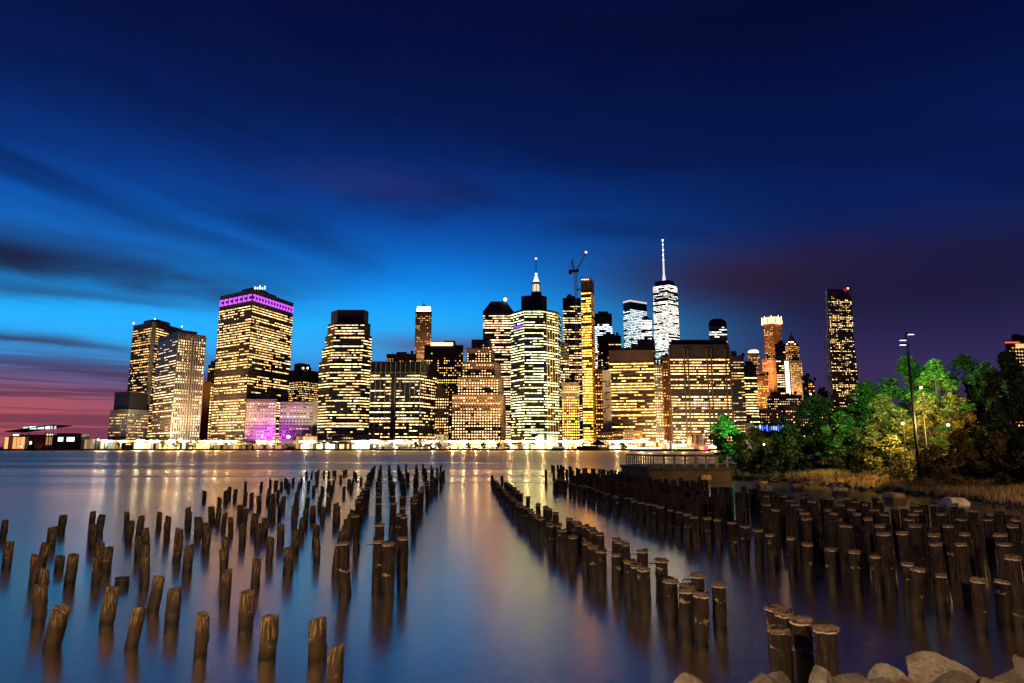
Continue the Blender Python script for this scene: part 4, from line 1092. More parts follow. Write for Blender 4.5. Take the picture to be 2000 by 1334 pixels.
shed(10, 50, 852, 746, 5, 'orange lit wing in front of the ferry terminal', 1.5, (1, .42, .16), nb=5)
shed(112, 160, 846, 752, 14, 'dark low annex with a flared roof right of the ferry terminal', .0, W2, nb=6, roof=M_black)
p = at(118, 858, 751); e = empty('lit_sign', (p.x, 751, 1.5), 'two bright white panels on the dark ferry annex wall', 'sign')
for x0, x1 in ((113, 123), (130, 145)):
    p, q = at(x0, 862, 751.2), at(x1, 854, 751.2); b = MB(); b.box(p.x, q.x, 751.2, 751.6, p.z, q.z); b.build('panel', mat('white_panel_light', (.8, .8, .8), .5, 0, 1, emit=(1, .95, .85), strength=2.4), e)
b = MB(); p = at(113, 862, 751.7); q = at(145, 854, 751.7); b.box(p.x, q.x, 751.62, 751.9, p.z - 4, q.z + .6); b.build('backing', M_black, e)
shed(160, 183, 857, 748, 10, 'pale sloped shed right of the dark ferry annex', .5, W1, nb=4, roof=M_conc)
shed(183, 226, 858, 750, 8, 'greenish lamp lit shelter at the foot of the low banded block', .9, (.8, .9, .5), nb=6)

# ------------------------------------------------------------------ park side, right
# concrete pier
PA, PB, PCn = onz(1228, 934, 0.0), onz(1268, 939, 0.0), onz(1420, 935, 0.0)
pz = at(1268, 913, PB.y).z
pp = [(PB.x, PB.y), (PCn.x - 1.5, PB.y - .5), (PCn.x + 6, PB.y + 18), (PA.x + 3, PB.y + 18), (PA.x, PA.y + 6)]
pr = empty('concrete_pier', (*centre(pp), 0), 'low concrete pier head with a dark coping jutting from the rocky bank', 'pier')
M_pierc = mat('pier_concrete', (.085, .055, .038), .9, .35, .5, bump=.4)
b = MB(); b.prism(ccw(pp), -1, pz - .35); b.build('wall', M_pierc, pr)
b = MB(); b.prism(ccw([(x + (-.3 if x < 30 else .3), y - .3) for x, y in pp]), pz - .35, pz); b.build('coping', mat('pier_coping', (.05, .035, .03), .9, .3, .5), pr)
rl = empty('pier_railing', (*centre(pp), pz), 'dark metal railing with close pickets at one end on the concrete pier', 'railing')
P0, P1 = Vector((pp[4][0] + .8, pp[4][1] + .5, pz)), Vector((pp[1][0], pp[1][1] + 1.0, pz))
Pm = Vector((pp[0][0] + .8, pp[0][1] + .8, pz))
rh = 1.55
for (q0, q1) in ((P0, Pm), (Pm, P1)):
    b = MB(); b.tube([q0 + Vector((0, 0, rh)), q1 + Vector((0, 0, rh))], [.13, .13], 6); b.build('handrail', M_black, rl)
    b = MB(); b.tube([q0 + Vector((0, 0, .55)), q1 + Vector((0, 0, .55))], [.03, .03], 5); b.build('wire_rail', M_black, rl)
    b = MB(); b.tube([q0 + Vector((0, 0, 1.05)), q1 + Vector((0, 0, 1.05))], [.03, .03], 5); b.build('wire_rail', M_black, rl)
for i in range(13):
    q = P0.lerp(Pm, i / 12) if i < 12 else Pm
    b = MB(); b.box(q.x - .07, q.x + .07, q.y - .05, q.y + .05, pz - .02, pz + rh); b.build('picket', mat('picket_paint', (.03, .018, .014), .6, .2, 1), rl)
for i in range(1, 8):
    q = Pm.lerp(P1, i / 7); wd = .22 if i in (4, 6) else .12
    b = MB(); b.box(q.x - wd, q.x + wd, q.y - .08, q.y + .08, pz - .02, pz + rh + .03); b.build('post', M_black, rl)

def stone_mesh(rg, mat_, sub=1, rough=.25):
    import bmesh
    bm = bmesh.new(); bmesh.ops.create_icosphere(bm, subdivisions=sub, radius=1)
    off = Vector((rg.uniform(0, 90), rg.uniform(0, 90), 0))
    cuts = [(Vector((rg.gauss(0, 1), rg.gauss(0, 1), rg.gauss(0, .7))).normalized(), rg.uniform(.42, .70)) for _ in range(11)]
    for v in bm.verts:
        n = v.co.normalized(); r_ = 1.0
        jig = off * .1 + n * 1.7
        for d, k in cuts:
            t = n.dot(d)
            if t > .05: r_ = min(r_, (k + (.05 * noise.noise(jig + d * 3) if sub > 2 else 0)) / t)
        co = n * r_
        if sub > 2:
            co += n * (.045 * noise.noise(n * 2.2 + off) + .03 * abs(noise.noise(n * 5 + off)) + .022 * noise.noise(n * 13 + off) + .012 * noise.noise(n * 34 + off))
        else:
            co *= 1 + rg.uniform(-rough, rough) * .5
        v.co = co
    me = bpy.data.meshes.new('stone'); bm.to_mesh(me); bm.free()
    if sub > 2: me.polygons.foreach_set('use_smooth', [True] * len(me.polygons)); me.set_sharp_from_angle(angle=R(24))
    me.materials.append(mat_)
    return me
def rock_mat(name, a, c):
    m = bpy.data.materials.new(name); m.use_nodes = True
    t = NT(m.node_tree); b = t.n['Principled BSDF']; geo = t.node('ShaderNodeNewGeometry')
    n1 = t.noise(geo.outputs['Position'], 2.3, 6.0, .7); n2 = t.noise(geo.outputs['Position'], 22.0, 6.0, .75)
    k = t.mix(t.step(n1, .38, .62), a, c)
    k = t.mix(t.m('MULTIPLY', t.step(n2, .50, .64), .6), k, tuple(v * .25 for v in a))
    k = t.mix(t.m('MULTIPLY', t.step(n2, .42, .30), .5), k, tuple(min(1, v * 1.5) for v in c))
    sp = t.node('ShaderNodeSeparateXYZ'); t.l.new(geo.outputs['Position'], sp.inputs[0])
    wet = t.step(t.m('ADD', sp.outputs[2], t.m('MULTIPLY', t.m('SUBTRACT', n1, .5), .7)), .62, .38)
    k = t.mix(wet, k, tuple(v * .16 for v in a))
    vo = t.node('ShaderNodeTexVoronoi', feature='DISTANCE_TO_EDGE'); vo.inputs['Scale'].default_value = 3.2; t.l.new(geo.outputs['Position'], vo.inputs['Vector'])
    k = t.mix(t.m('MULTIPLY', t.step(vo.outputs['Distance'], .012, .0), t.m('MULTIPLY', t.step(n1, .52, .64), .5)), k, tuple(v * .2 for v in a))
    t.put(b.inputs['Base Color'], k); t.put(b.inputs['Roughness'], t.m('SUBTRACT', .85, t.m('MULTIPLY', wet, .45)))
    bn = t.node('ShaderNodeBump'); bn.inputs['Strength'].default_value = .9; bn.inputs['Distance'].default_value = .03
    t.put(bn.inputs['Height'], t.m('ADD', n2, t.noise(geo.outputs['Position'], 70.0, 4.0, .7)))
    t.l.new(bn.outputs[0], b.inputs['Normal'])
    return m
M_rock = rock_mat('granite', (.11, .09, .075), (.25, .20, .16))
M_rock2 = rock_mat('pale_granite', (.19, .16, .13), (.42, .36, .29))
M_moss = rock_mat('mossy_granite', (.035, .035, .012), (.11, .09, .03))
M_riprap = rock_mat('riprap', (.05, .04, .035), (.13, .10, .085))
# rock bank (pieces of the setting)
rg = random.Random(3)
rb = bpy.data.objects['park_bank_ground']
var = [stone_mesh(rg, M_riprap, 1) for _ in range(10)]
cnt = 0
def put_stone(x, y, s, zoff=.1):
    global cnt
    o = link('stone', var[cnt % 10], rb, (x, y, land_z(x, y) + zoff * s)); cnt += 1
    o.scale = (s * rg.uniform(.8, 1.4), s * rg.uniform(.7, 1.2), s * rg.uniform(.5, .85)); o.rotation_euler = (rg.uniform(-.4, .4), rg.uniform(-.4, .4), rg.uniform(0, 6.28))
while cnt < 190:
    y = rg.uniform(78, 106); x = rg.uniform(22, 46); s = sd_bank(x, y)
    if -.6 < s < 7.5 and not (x < 40 and y > 100): put_stone(x, y, rg.uniform(.35, .8))
while cnt < 290:
    y = rg.uniform(30, 80); x = rg.uniform(28, 42); s = sd_bank(x, y)
    if -.5 < s < 1.6: put_stone(x, y, rg.uniform(.3, .7))

# grass strip
def grass():
    b = MB(); rg = random.Random(11); k = 0
    while k < 30000:
        y = rg.uniform(34, 88); x = rg.uniform(33, 52); s = sd_bank(x, y)
        if not (.9 < s < 7.8) or (y > 80 and s < 2.5): continue
        if noise.noise((x * .5, y * .5, 3)) < -.25: continue
        k += 1
        z = land_z(x, y) - .05; h = rg.uniform(.45, 1.0); wd = rg.uniform(.02, .045)
        a = rg.uniform(0, 6.28); lx, ly = math.cos(a) * wd, math.sin(a) * wd; tx, ty = rg.gauss(.1, .2) * h, rg.gauss(0, .2) * h
        i = len(b.v)
        b.v += [(x - lx, y - ly, z), (x + lx, y + ly, z), (x + tx, y + ty, z + h)]
        b.f.append((i, i + 1, i + 2)); b.c.append(None)
    return b
tag(grass().build('dry_grass', mat('dry_grass_blade', (.34, .22, .09), .8, .4, .8)), 'tawny dry grass along the water edge below the shrubs', 'grass', kind='stuff')

# trees and shrubs
def groundp(px, Y):
    x = at(px, 900, Y).x; return Vector((x, Y, land_z(x, Y) - .1))
def park_tree(px, Y, topy, wpx, leaf, label, seed, name='park_tree', leaves=6000, size=.24, cb=.26, clumps=52):
    g = groundp(px, Y); H = at(px, topy, Y).z - g.z; rr = wpx * Y / FPX / 2
    return tree(name, label, g, H, rr, leaf, seed, leaves, size, .035 * H ** .8 + .05, cb, None, clumps)
park_tree(1420, 116, 808, 66, 'green', 'small round bright green tree at the end of the pier', 21, leaves=5200, size=.28, cb=.2)
park_tree(1470, 108, 836, 74, 'olive', 'low olive tree with yellow lit leaves right of the round green tree', 22, leaves=4200, cb=.15)
park_tree(1545, 92, 832, 90, 'dark', 'low dark tree in front of the blue lit pavilion', 23, leaves=5000, cb=.12)
park_tree(1600, 98, 772, 120, 'dark', 'dark green tree below the rippled tower', 24, leaves=7000)
park_tree(1655, 86, 806, 100, 'green', 'dim green bushy tree in front of the dark green tree', 25, leaves=6500, cb=.15)
park_tree(1694, 94, 745, 105, 'green', 'green tree with brightly lit top right of the rippled tower', 26, leaves=7000)
park_tree(1736, 80, 770, 96, 'olive', 'yellow lit loose tree left of the lamp pole', 27, leaves=6500)
park_tree(1792, 88, 694, 120, 'green', 'tall green tree directly behind the lamp pole', 28, leaves=8500)
park_tree(1838, 76, 700, 92, 'green', 'vivid green lit tree just right of the lamp pole', 29, leaves=8000)
park_tree(1818, 75, 770, 124, 'olive', 'golden lit low tree beside the lamp pole', 30, leaves=7000, cb=.18)
park_tree(1876, 76, 768, 104, 'gold', 'orange gold lit tree under the dark tall trees', 31, leaves=6500, cb=.18)
park_tree(1908, 86, 690, 110, 'dark', 'tall dark tree with open crown and visible trunks', 32, leaves=5200, cb=.34)
park_tree(1945, 78, 702, 84, 'dark', 'second tall dark tree right of the open crowned one', 33, leaves=4600, cb=.36)
park_tree(1992, 66, 682, 110, 'dark', 'dense black tree hiding the foot of the red roofed apartment block', 34, leaves=8500)
park_tree(1955, 63, 800, 96, 'dark', 'low dark green tree under the dense black tree', 35, leaves=6000, cb=.15)
park_tree(2040, 72, 720, 120, 'dark', 'dark tree at the edge of the park beyond the dense black tree', 36, leaves=5000)
def shrub(px, Y, H, wpx, leaf, label, seed, group=None, leaves=1500):
    g = groundp(px, Y); return tree('shrub', label, g, H, wpx * Y / FPX / 2, leaf, seed, leaves, .17, .06, .05, group, 20, 'shrub')
def shore_x(Y, s_):
    x = 20.0
    while sd_bank(x, Y) < s_ and x < 90: x += .4
    return x
k = 0
for rank, (s_, h0, h1, leaf) in enumerate(((7.6, 2.6, 3.8, 'brush'), (11.0, 4.0, 5.6, 'dark'))):
    Y = 50.0
    while Y < 99:
        Yj = Y + rnd.uniform(-.6, .6); x = shore_x(Yj, s_) + rnd.uniform(-.7, .7)
        shrub(1000 + FPX * x / Yj, Yj, rnd.uniform(h0, h1), rnd.uniform(4.2, 5.6) * FPX / Yj, leaf,
              ('low dark shrub in the front hedge above the dry grass', 'taller dark green shrub in the back hedge above the dry grass')[rank], 60 + k, ('front hedge shrubs', 'back hedge shrubs')[rank], 2000)
        Y += 2.6 if rank == 0 else 3.6; k += 1
shrub(1868, 62, 5.4, 110, 'gold', 'large rounded golden brown bush behind the dark hedge', 140, None, 4500)
shrub(1945, 62, 4.8, 90, 'gold', 'brownish gold bush right of the large rounded bush', 141, None, 3000)
shrub(1742, 72, 5.0, 100, 'olive', 'olive bush below the path lamp', 142, None, 3000)
for k, px in enumerate((1440, 1456, 1474, 1490)):
    shrub(px, 100 - k * 2, 2.0, 34, 'gold' if k % 2 else 'brush', 'low dry bush on the rocky bank behind the pier', 150 + k, 'dry bushes on the rocky bank', 700)

# lamp poles
def pole_lamp(base, H, label, heads, col, watts, m=M_lampcool, group=None):
    e = empty('lamp_pole', base, label, 'lamp pole', group); B = Vector(base)
    b = MB(); b.tube([B - Vector((0, 0, .3)), B + Vector((0, 0, H * .5)), B + Vector((0, 0, H))], [.17, .14, .10], 10); b.build('pole', M_black, e, True)
    b = MB(); b.tube([B, B + Vector((0, 0, .7))], [.26, .24], 10); b.build('base_sleeve', M_black, e)
    for (ox, oy, hz) in heads:
        h = B + Vector((ox, oy, hz)); q = B + Vector((0, 0, hz))
        b = MB(); b.tube([q, h], [.05, .04], 6); ar = b.build('arm', M_black, e)
        b = MB(); b.slab(h + Vector((-.32, -.16, -.02)), (.64, 0, 0), (0, .32, 0), (0, 0, .14)); hs = b.build('lamp_housing', M_black, e)
        b = MB(); b.slab(h + Vector((-.28, -.13, -.07)), (.56, 0, 0), (0, .26, 0), (0, 0, .045)); b.build('lamp_lens', m, hs)
        if watts and oy < .4: flood('floodlight', h + Vector((0, .25, -.2)), col, watts, e, -4, 104, .2, -24)
        elif watts: point_light('lamp_glow', h + Vector((0, .3, -.35)), col, watts, .25, e)
    return e
g = groundp(1793, 68)
Ht = at(1785, 650, 68).z - g.z
pole_lamp(g, Ht, 'tall dark lamp pole with three small heads among the park trees', [(.42, -.1, Ht - .15), (-.40, 0, Ht - .75), (-.5, -.1, Ht - 1.25)], (.36, 1.0, .36), 7500)
# low path lamps among the trees, not all of them seen
def path_lamp(px, py, Y, label, col, watts, m):
    p = at(px, py, Y); g = Vector((p.x, p.y, land_z(p.x, p.y)))
    e = empty('path_lamp', g, label, 'path lamp')
    b = MB(); b.tube([g - Vector((0, 0, .2)), (p.x, p.y, p.z - .2)], [.07, .05], 8); b.build('post', M_black, e)
    b = MB(); b.ball(p, .14, 10, 6); b.build('globe', m, e, True)
    b = MB(); b.tube([(p.x, p.y, p.z + .19), (p.x, p.y, p.z + .26)], [.16, .04], 8); b.build('cap', M_black, e)
    flood('floodlight', (p.x, p.y + .2, p.z - .05), col, watts, e, 6, 172, .2)
SOD = (1, .64, .18)
path_lamp(1763, 827, 69, 'warm globe path lamp shining between the yellow trees', SOD, 8000, M_roofwarm)
path_lamp(1799, 757, 71, 'high warm globe lamp beside the lamp pole', SOD, 2600, M_roofwarm)
path_lamp(1852, 830, 66, 'warm globe path lamp lighting the orange gold tree', SOD, 6500, M_roofwarm)
path_lamp(1712, 778, 84, 'greenish globe lamp beside the green tree with bright top', (.30, 1, .28), 1700, M_lampcool)  # unseen lamp added to give the treetop its green light
path_lamp(1436, 822, 110, 'greenish globe lamp beside the round green tree', (.3, 1, .3), 6000, M_lampcool)
path_lamp(1492, 868, 103, 'small warm globe lamp behind the dry bushes on the bank', SOD, 500, M_roofwarm)
# blue lit pavilion beyond the trees
p0, p1 = at(1474, 838, 190), at(1545, 838, 190); zt = at(1474, 826, 190).z
e = empty('blue_pavilion', ((p0.x + p1.x) / 2, 193, 1.5), 'flat roofed pavilion with deep blue and white lit panels behind the trees', 'pavilion')
b = MB(); b.box(p0.x, p1.x, 190, 198, -.5, zt - .3); b.build('wall', M_black, e)
b = MB(); b.box(p0.x - .5, p1.x + .5, 189.4, 198.5, zt - .3, zt); b.build('roof', M_dark, e)
rg2 = random.Random(5); L = (p1.x - p0.x) / 16
for i in range(16):
    hh = rg2.uniform(.8, 2.0); k = rg2.random(); cc = (.10, .22, 1) if k < .5 else (.45, .65, 1)
    gl = rg2.uniform(.3, 2.2); za = zt - .5 - rg2.uniform(0, .5)
    b = MB(); b.quad((p0.x + L * (i + .15), 189.93, za - hh), (p0.x + L * (i + .75), 189.93, za - hh), (p0.x + L * (i + .75), 189.93, za), (p0.x + L * (i + .15), 189.93, za), tuple(v * gl for v in cc)); b.build('lit_panel', WIN, e)
# unseen lamp poles added on the promenade to light the near piles and grass
for (x, y, wt, lb) in ((-9.5, 3.0, 8500, 'promenade lamp pole on the bank south of the viewpoint'), (11.0, 3.0, 2800, 'promenade lamp pole on the bank north of the viewpoint'), (41.5, 37.0, 6000, 'promenade lamp pole at the bend of the shore path')):
    gz = land_z(x, y)
    pole_lamp((x, y, gz), 7.0, lb, [(.1, .45, 6.9)], (1, .66, .34), wt, M_roofwarm)

# ------------------------------------------------------------------ timber piles
M_pileA = pile_mat('weathered_timber', (.40, .26, .12), (.060, .033, .017), .50, .02, (.34, .24, .12))
M_pileB = pile_mat('banded_timber', (.075, .042, .029), (.042, .025, .012), .72, .045, (.52, .42, .26))
M_cap = mat('pile_cap_rot', (.20, .135, .085), .9, .5, 9.0, bump=.6)
M_band = mat('pale_band', (.66, .52, .38), .8, .4, 14.0, bump=.5)
def pile_mesh(rg, m, H=1.0, r=.165, cap=False, flare=0.0):
    b = MB(); n = 20; rings = 16
    ph = rg.uniform(0, 6.28); ov = rg.uniform(-.06, .06)
    tilt = (rg.uniform(-.14, .14), rg.uniform(-.14, .14))
    knots = [(rg.uniform(0, 6.28), rg.uniform(.10, .80), rg.uniform(.10, .26)) for _ in range(5)]
    for k in range(rings + 1):
        t = k / rings; z = -.9 + (H + .9) * t
        for j in range(n):
            a = 2 * math.pi * j / n
            rr = r * (1.04 - .07 * t + ov * math.cos(2 * a + ph) + .075 * noise.noise((math.cos(a) * 1.6 + ph, math.sin(a) * 1.6, z * 1.6)) + .045 * noise.noise((math.cos(a) * 5 + ph, math.sin(a) * 5, z * 2.1)))
            if z < .15: rr *= 1 + flare * (.15 - z)
            for (ka, kz, kr) in knots:
                da = math.cos(a - ka)
                if da > .6: rr += r * kr * 2.2 * (da - .6) * math.exp(-((z - kz * H) / .05) ** 2)
            zz = z
            if k == rings: zz += (math.cos(a) * tilt[0] + math.sin(a) * tilt[1]) * .5 + .05 * noise.noise((math.cos(a) * 2.6 + ph, math.sin(a) * 2.6, 2)); rr *= .97
            b.v.append((rr * math.cos(a), rr * math.sin(a), zz))
    for k in range(rings):
        for j in range(n):
            b.f.append((k * n + j, k * n + (j + 1) % n, (k + 1) * n + (j + 1) % n, (k + 1) * n + j)); b.c.append(None)
    c = len(b.v); b.v.append((0, 0, H - .015))
    e = rings * n
    for j in range(n): b.f.append((e + j, e + (j + 1) % n, c)); b.c.append(None)
    me = b.mesh(m, None, True, 'pile_shaft')
    for p in me.polygons:
        if len(p.vertices) == 3: p.use_smooth = False
    return me
def ring_mesh(rg, m, r0, h, wob, top=False):
    b = MB(); n = 16; ph = rg.uniform(0, 9)
    prof = [(r0 * .9, 0), (r0, .15), (r0 * 1.02, .6), (r0 * .98, 1), (r0 * .6, 1.04)]
    for (rr, t) in prof:
        for j in range(n):
            a = 2 * math.pi * j / n
            q = rr * (1 + wob * noise.noise((math.cos(a) * 2.5 + ph, math.sin(a) * 2.5, t)))
            b.v.append((q * math.cos(a), q * math.sin(a), h * t + wob * .09 * noise.noise((math.cos(a) * 2 + ph, math.sin(a) * 2, 5))))
    for k in range(len(prof) - 1):
        for j in range(n):
            b.f.append((k * n + j, k * n + (j + 1) % n, (k + 1) * n + (j + 1) % n, (k + 1) * n + j)); b.c.append(None)
    if top:
        c = len(b.v); b.v.append((0, 0, h * 1.04)); e = (len(prof) - 1) * n
        for j in range(n): b.f.append((e + j, e + (j + 1) % n, c)); b.c.append(None)
    return b.mesh(m, None, True, 'pile_ring')
rg = random.Random(9)
VA = [pile_mesh(rg, M_pileA, 1.0, .165) for _ in range(20)]
VB = [pile_mesh(rg, M_pileB, 1.0, .165, flare=.5) for _ in range(12)]
VC = [ring_mesh(rg, M_cap, .178, .07, .35, True) for _ in range(6)]
VR = [ring_mesh(rg, M_band, .178, .036, .26) for _ in range(6)]
def bolt_mesh():
    b = MB(); b.tube([(-.10, 0, 0), (-.34, 0, .015), (-.40, 0, -.03)], [.018, .016, .012], 6); return b.mesh(M_black, None, True, 'bolt')
BOLT = bolt_mesh()
NP = [0]
SPLIT = ('piles of the narrow double row', 'piles of the front rank of the dense field', 'piles standing within the dense field', 'taller banded piles edging the scattered field')
def pile(px, py, ht, kind, lean=None, low=None, bolt=False, label=None, group=None, fat=1.0):
    """kind A: bare weathered top; B: capped and banded top"""
    p = onz(px, py, ht); NP[0] += 1
    rg = random.Random(NP[0] * 7 + 1)
    base = Vector((p.x, p.y, 0))
    s = rg.uniform(.82, 1.16) * fat
    lx, ly = lean if lean else (rg.gauss(.01, .042), rg.gauss(0, .04))
    base.x -= lx * ht
    if kind == 'A':
        o = link('timber_pile', VA[NP[0] * 7 % 20], None, base)
        o.rotation_euler = (-ly, lx, rg.uniform(-.5, .5)); o.scale = (s, s, ht)
        k = 0 if p.y < 23 else 1 if p.y < 46 else 2
        tag(o, label or ('bare timber pile with bleached tan head in the shoreward ranks of the scattered field', 'bare brown timber pile in the middle ranks of the scattered field', 'bare dark timber pile in the river end ranks of the scattered field')[k], 'pile',
            group or (('bare piles of the shoreward ranks', 'bare piles of the middle ranks', 'bare piles of the river end ranks')[k] if not label else None))
        return o
    if group in SPLIT:
        k = 0 if p.y < 26 else 1
        label = label + (', shoreward half', ', river half')[k]; group = group + (', shoreward half', ', river half')[k]
    o = empty('timber_pile', base, label or None, 'pile', group)
    o.rotation_euler = (-ly, lx, rg.uniform(0, 6.28) if not bolt else 0)
    sh = link('shaft', VB[NP[0] % 12], o); sh.scale = (s, s, ht)
    bd = link('band', VR[NP[0] % 6], o, (0, 0, ht - .075)); bd.scale = (s, s, 1); bd.rotation_euler = (0, 0, rg.uniform(0, 6))
    cp = link('cap', VC[NP[0] % 6], o, (0, 0, ht - .045)); cp.scale = (s, s, rg.uniform(.7, 1.2)); cp.rotation_euler = (rg.uniform(-.05, .05), rg.uniform(-.05, .05), rg.uniform(0, 6))
    if bolt:
        bt = link('bolt', BOLT, o, (0, 0, ht - .13)); bt.scale = (s, s, s)
    return o
def conv(lst, ox, oy, k): return [(ox + a / k, oy + b_ / k) for a, b_ in lst]

LFT = conv([(40,137),(470,98),(390,185),(60,300),(337,305),(268,397),(533,395),(330,490),(305,618),(685,75),(748,100),(682,165),(692,190),(735,312),(795,335),(733,405),
            (820,628),(937,77),(1040,108),(968,148),(1075,197),(1025,250),(1080,320),(1075,408),(1178,77),(1240,110),(1240,150),(1320,198),(1320,255),(1393,325),(1165,555),(1287,640),
            (1387,42),(1397,80),(1460,115),(1515,157),(1535,203),(1660,265),(1670,512),(1497,832),(1822,662)], 0, 980, 3.768)
LFT += conv([(560,628),(925,645),(1070,858),(470,197)], 380, 1040, 3.846)
LFT += conv([(77,302),(130,425),(192,353),(187,432),(237,305),(263,277),(313,290),(232,467),(273,505),(345,410),(385,232),(383,310),(383,440),(428,322),(485,342),(505,237),(457,475),(363,550),(483,550),(535,508),
             (567,212),(562,283),(560,308),(592,327),(570,400),(592,408),(630,298),(640,388),(672,347),(613,227),(655,235),(685,207),(697,218),(710,245),(742,210),(803,207),(788,238),(770,308),(770,365),(757,415),(752,478),(757,600),(650,555),(575,655),(710,732),
             (840,160),(883,157),(912,162),(931,147),(860,230),(895,262),(922,200),(975,152),(1012,155),(1045,150),(1061,155),(850,352),(838,445),(890,418),(815,510),(958,272),(943,350),(968,425),(1008,348),(1010,232),(1047,225),(1033,260),(1097,187),(1124,150),(1140,145),(1163,217),(1190,217),(1178,245),(1125,275),(1200,157),(1215,170),(1253,200),(1064,395),(1073,420),(1066,447),(920,557),(922,655),(1075,740),(1190,450),(1175,480),(1150,520),(1140,560),(1110,600)], 380, 880, 3.846)
for (px, py) in LFT:
    pile(px, py, .88 + rnd.uniform(-.03, .05), 'A')
z = 3.768
pile(465 / z, 980 + 778 / z, .84, 'A', (.20, 0), label='stout timber pile leaning clearly to the north at the front of the scattered field')
pile(1025 / z, 980 + 783 / z, .85, 'A', (.13, 0), label='timber pile with split bleached head leaning slightly beside the stout leaning one')
pile(1640 / z, 980 + 350 / z, .9, 'A', (-.10, 0), label='timber pile tilting against its neighbours in the scattered field')
pile(445 / z, 980 + 397 / z, .50, 'A', (0, 0), label='short black stump barely clear of the water among taller bare piles', group='short black stumps in the scattered field')
pile(903 / z, 980 + 553 / z, .29, 'A', (.03, 0), label='lowest rotted stump standing alone just above the water', fat=1.15)
# taller banded rows at the inner edge of the scattered field
G1 = 'taller banded piles edging the scattered field'
L1 = 'taller dark pile with pale banded head edging the scattered field'
TALL = conv([(1347,115),(1337,130),(1327,148),(1317,168),(1307,190),(1300,225),(1290,245),(1277,272),(1264,290),(1255,318),(1240,345),(1240,380),(1243,482),(1170,690),
             (1396,110),(1396,130),(1391,150),(1386,185),(1384,205),(1385,235),(1385,255),(1386,280),(1388,315),(1391,345),(1395,395),(1396,555),
             (1460,110),(1465,135),(1470,160),(1478,190),(1483,225),(1488,245),(1490,340),(1490,395),(1465,695),
             (1530,110),(1540,130),(1548,152),(1555,175),(1575,205),(1581,235),(1575,345),(1577,425),(1552,482),(1602,490),(1565,650),
             (1590,105),(1597,132),(1603,165),(1665,105),(1670,130),(1652,180),(1662,202),(1683,160),(1720,105),(1727,132),(1737,160),(1780,112),(1786,135),(1777,180),(1820,130),(1850,110),(1874,148)], 380, 880, 3.846)
TALL += conv([(1862,168),(1846,182),(1826,192),(1803,204),(1782,218),(1762,236),(1746,256),(1727,272),(1711,291),(1693,307),(1680,327),(1663,347),(1652,367),(1640,387)], 380, 880, 3.846)
for (px, py) in TALL: pile(px, py, 1.52 + rnd.uniform(-.05, .05), 'B', label=L1, group=G1)
pile(380 + 1380 / 3.846, 1040 + 60 / 3.846, 1.58, 'B', (0, 0), bolt=True, label='tall pile with splintered spikes at its head at the front of the edging row')
# middle double row
G2 = 'piles of the narrow double row'
L2 = 'round timber pile with pale ring in the narrow double row'
MID = conv([(62,142),(118,147),(70,160),(80,172),(92,182),(100,196),(109,207),(140,180),(150,188),(160,196),(170,204),(180,212),(191,220),(205,229),(216,238),(228,246),(262,265),(120,217),(130,226),(140,236),(150,245),(161,253),(172,262),(184,271),(196,281),(208,291),(221,301),(235,311),(248,319),(262,327),(275,337),(287,352),(306,368),(335,385),(355,388),
            (332,308),(368,322),(393,333),(430,357),(390,412),(411,425),(438,427),(470,455),(495,392),(535,407),(530,490),(580,424),(600,433),(618,442),(650,461),(690,473),(600,530),(635,546),(690,572),(765,506),(795,521),(826,533),(775,594),(845,634),(885,652),(935,674),(1085,742),(1155,767),(1195,802),(1275,827)], 940, 880, 2.938)
for (px, py) in MID: pile(px, py, 1.10 + rnd.uniform(-.04, .04), 'B', label=L2, group=G2)
for (x, y) in ((925, 573), (1035, 625), (1243, 715)):
    pile(940 + x / 2.938, 880 + y / 2.938, 1.16, 'B', bolt=True, label='pile of the double row with an iron bolt sticking out of its head', group='piles with iron bolts')
pile(940 + 1362 / 2.938, 880 + 765 / 2.938, 1.10, 'B', (.0, 0), label='lone ringed pile with swollen foot beside the end of the double row')
# five heads by the boulders
for (x, y, ht, lb) in ((1085, 420, 1.28, 'capped pile at the back left of the cluster by the boulders'), (1160, 465, 1.26, 'smooth brown capped pile in the middle of the cluster by the boulders'), (1110, 590, 1.24, 'stout pile with wavy yellow tide mark at the front of the cluster by the boulders'),
                   (1300, 520, 1.25, 'mossy capped pile right of the cluster by the boulders'), (1500, 585, 1.23, 'single dark pile with yellow tide mark behind the striped boulder')):
    pile(1240 + x / 4, 1080 + y / 4, ht, 'B', (rnd.uniform(-.01, .01), 0), label=lb, fat=1.12)
# dense field on the right: the front row, then the ranks behind it
G3 = 'piles of the front rank of the dense field'
L3 = 'tall dark pile with pale rim in the front rank of the dense field'
FR = conv([(150,272),(165,395),(180,385),(200,378),(222,388),(250,400),(290,410),(330,421),(370,430),(402,436),(440,443),(472,456),(508,470),(540,480),(578,490),(604,496),(640,510),(680,516),(740,526),(775,532),(820,550),(860,560),(910,575),(960,582),(1010,600),(1070,620),(1140,636),(1210,656),(1270,676),(1365,686),(1470,701),(1555,717),(1655,747),(1770,776)], 1040, 840, 4.0)
FR += conv([(95,442),(200,462),(305,492),(432,526),(577,542),(722,572),(895,612),(905,642),(1315,708)], 1480, 900, 3.073)
for (px, py) in FR: pile(px, py, 1.22 + rnd.uniform(-.06, .06), 'B', label=L3, group=G3)
G4 = 'piles standing within the dense field'
L4 = 'dark pile with bleached flat head standing within the dense field'
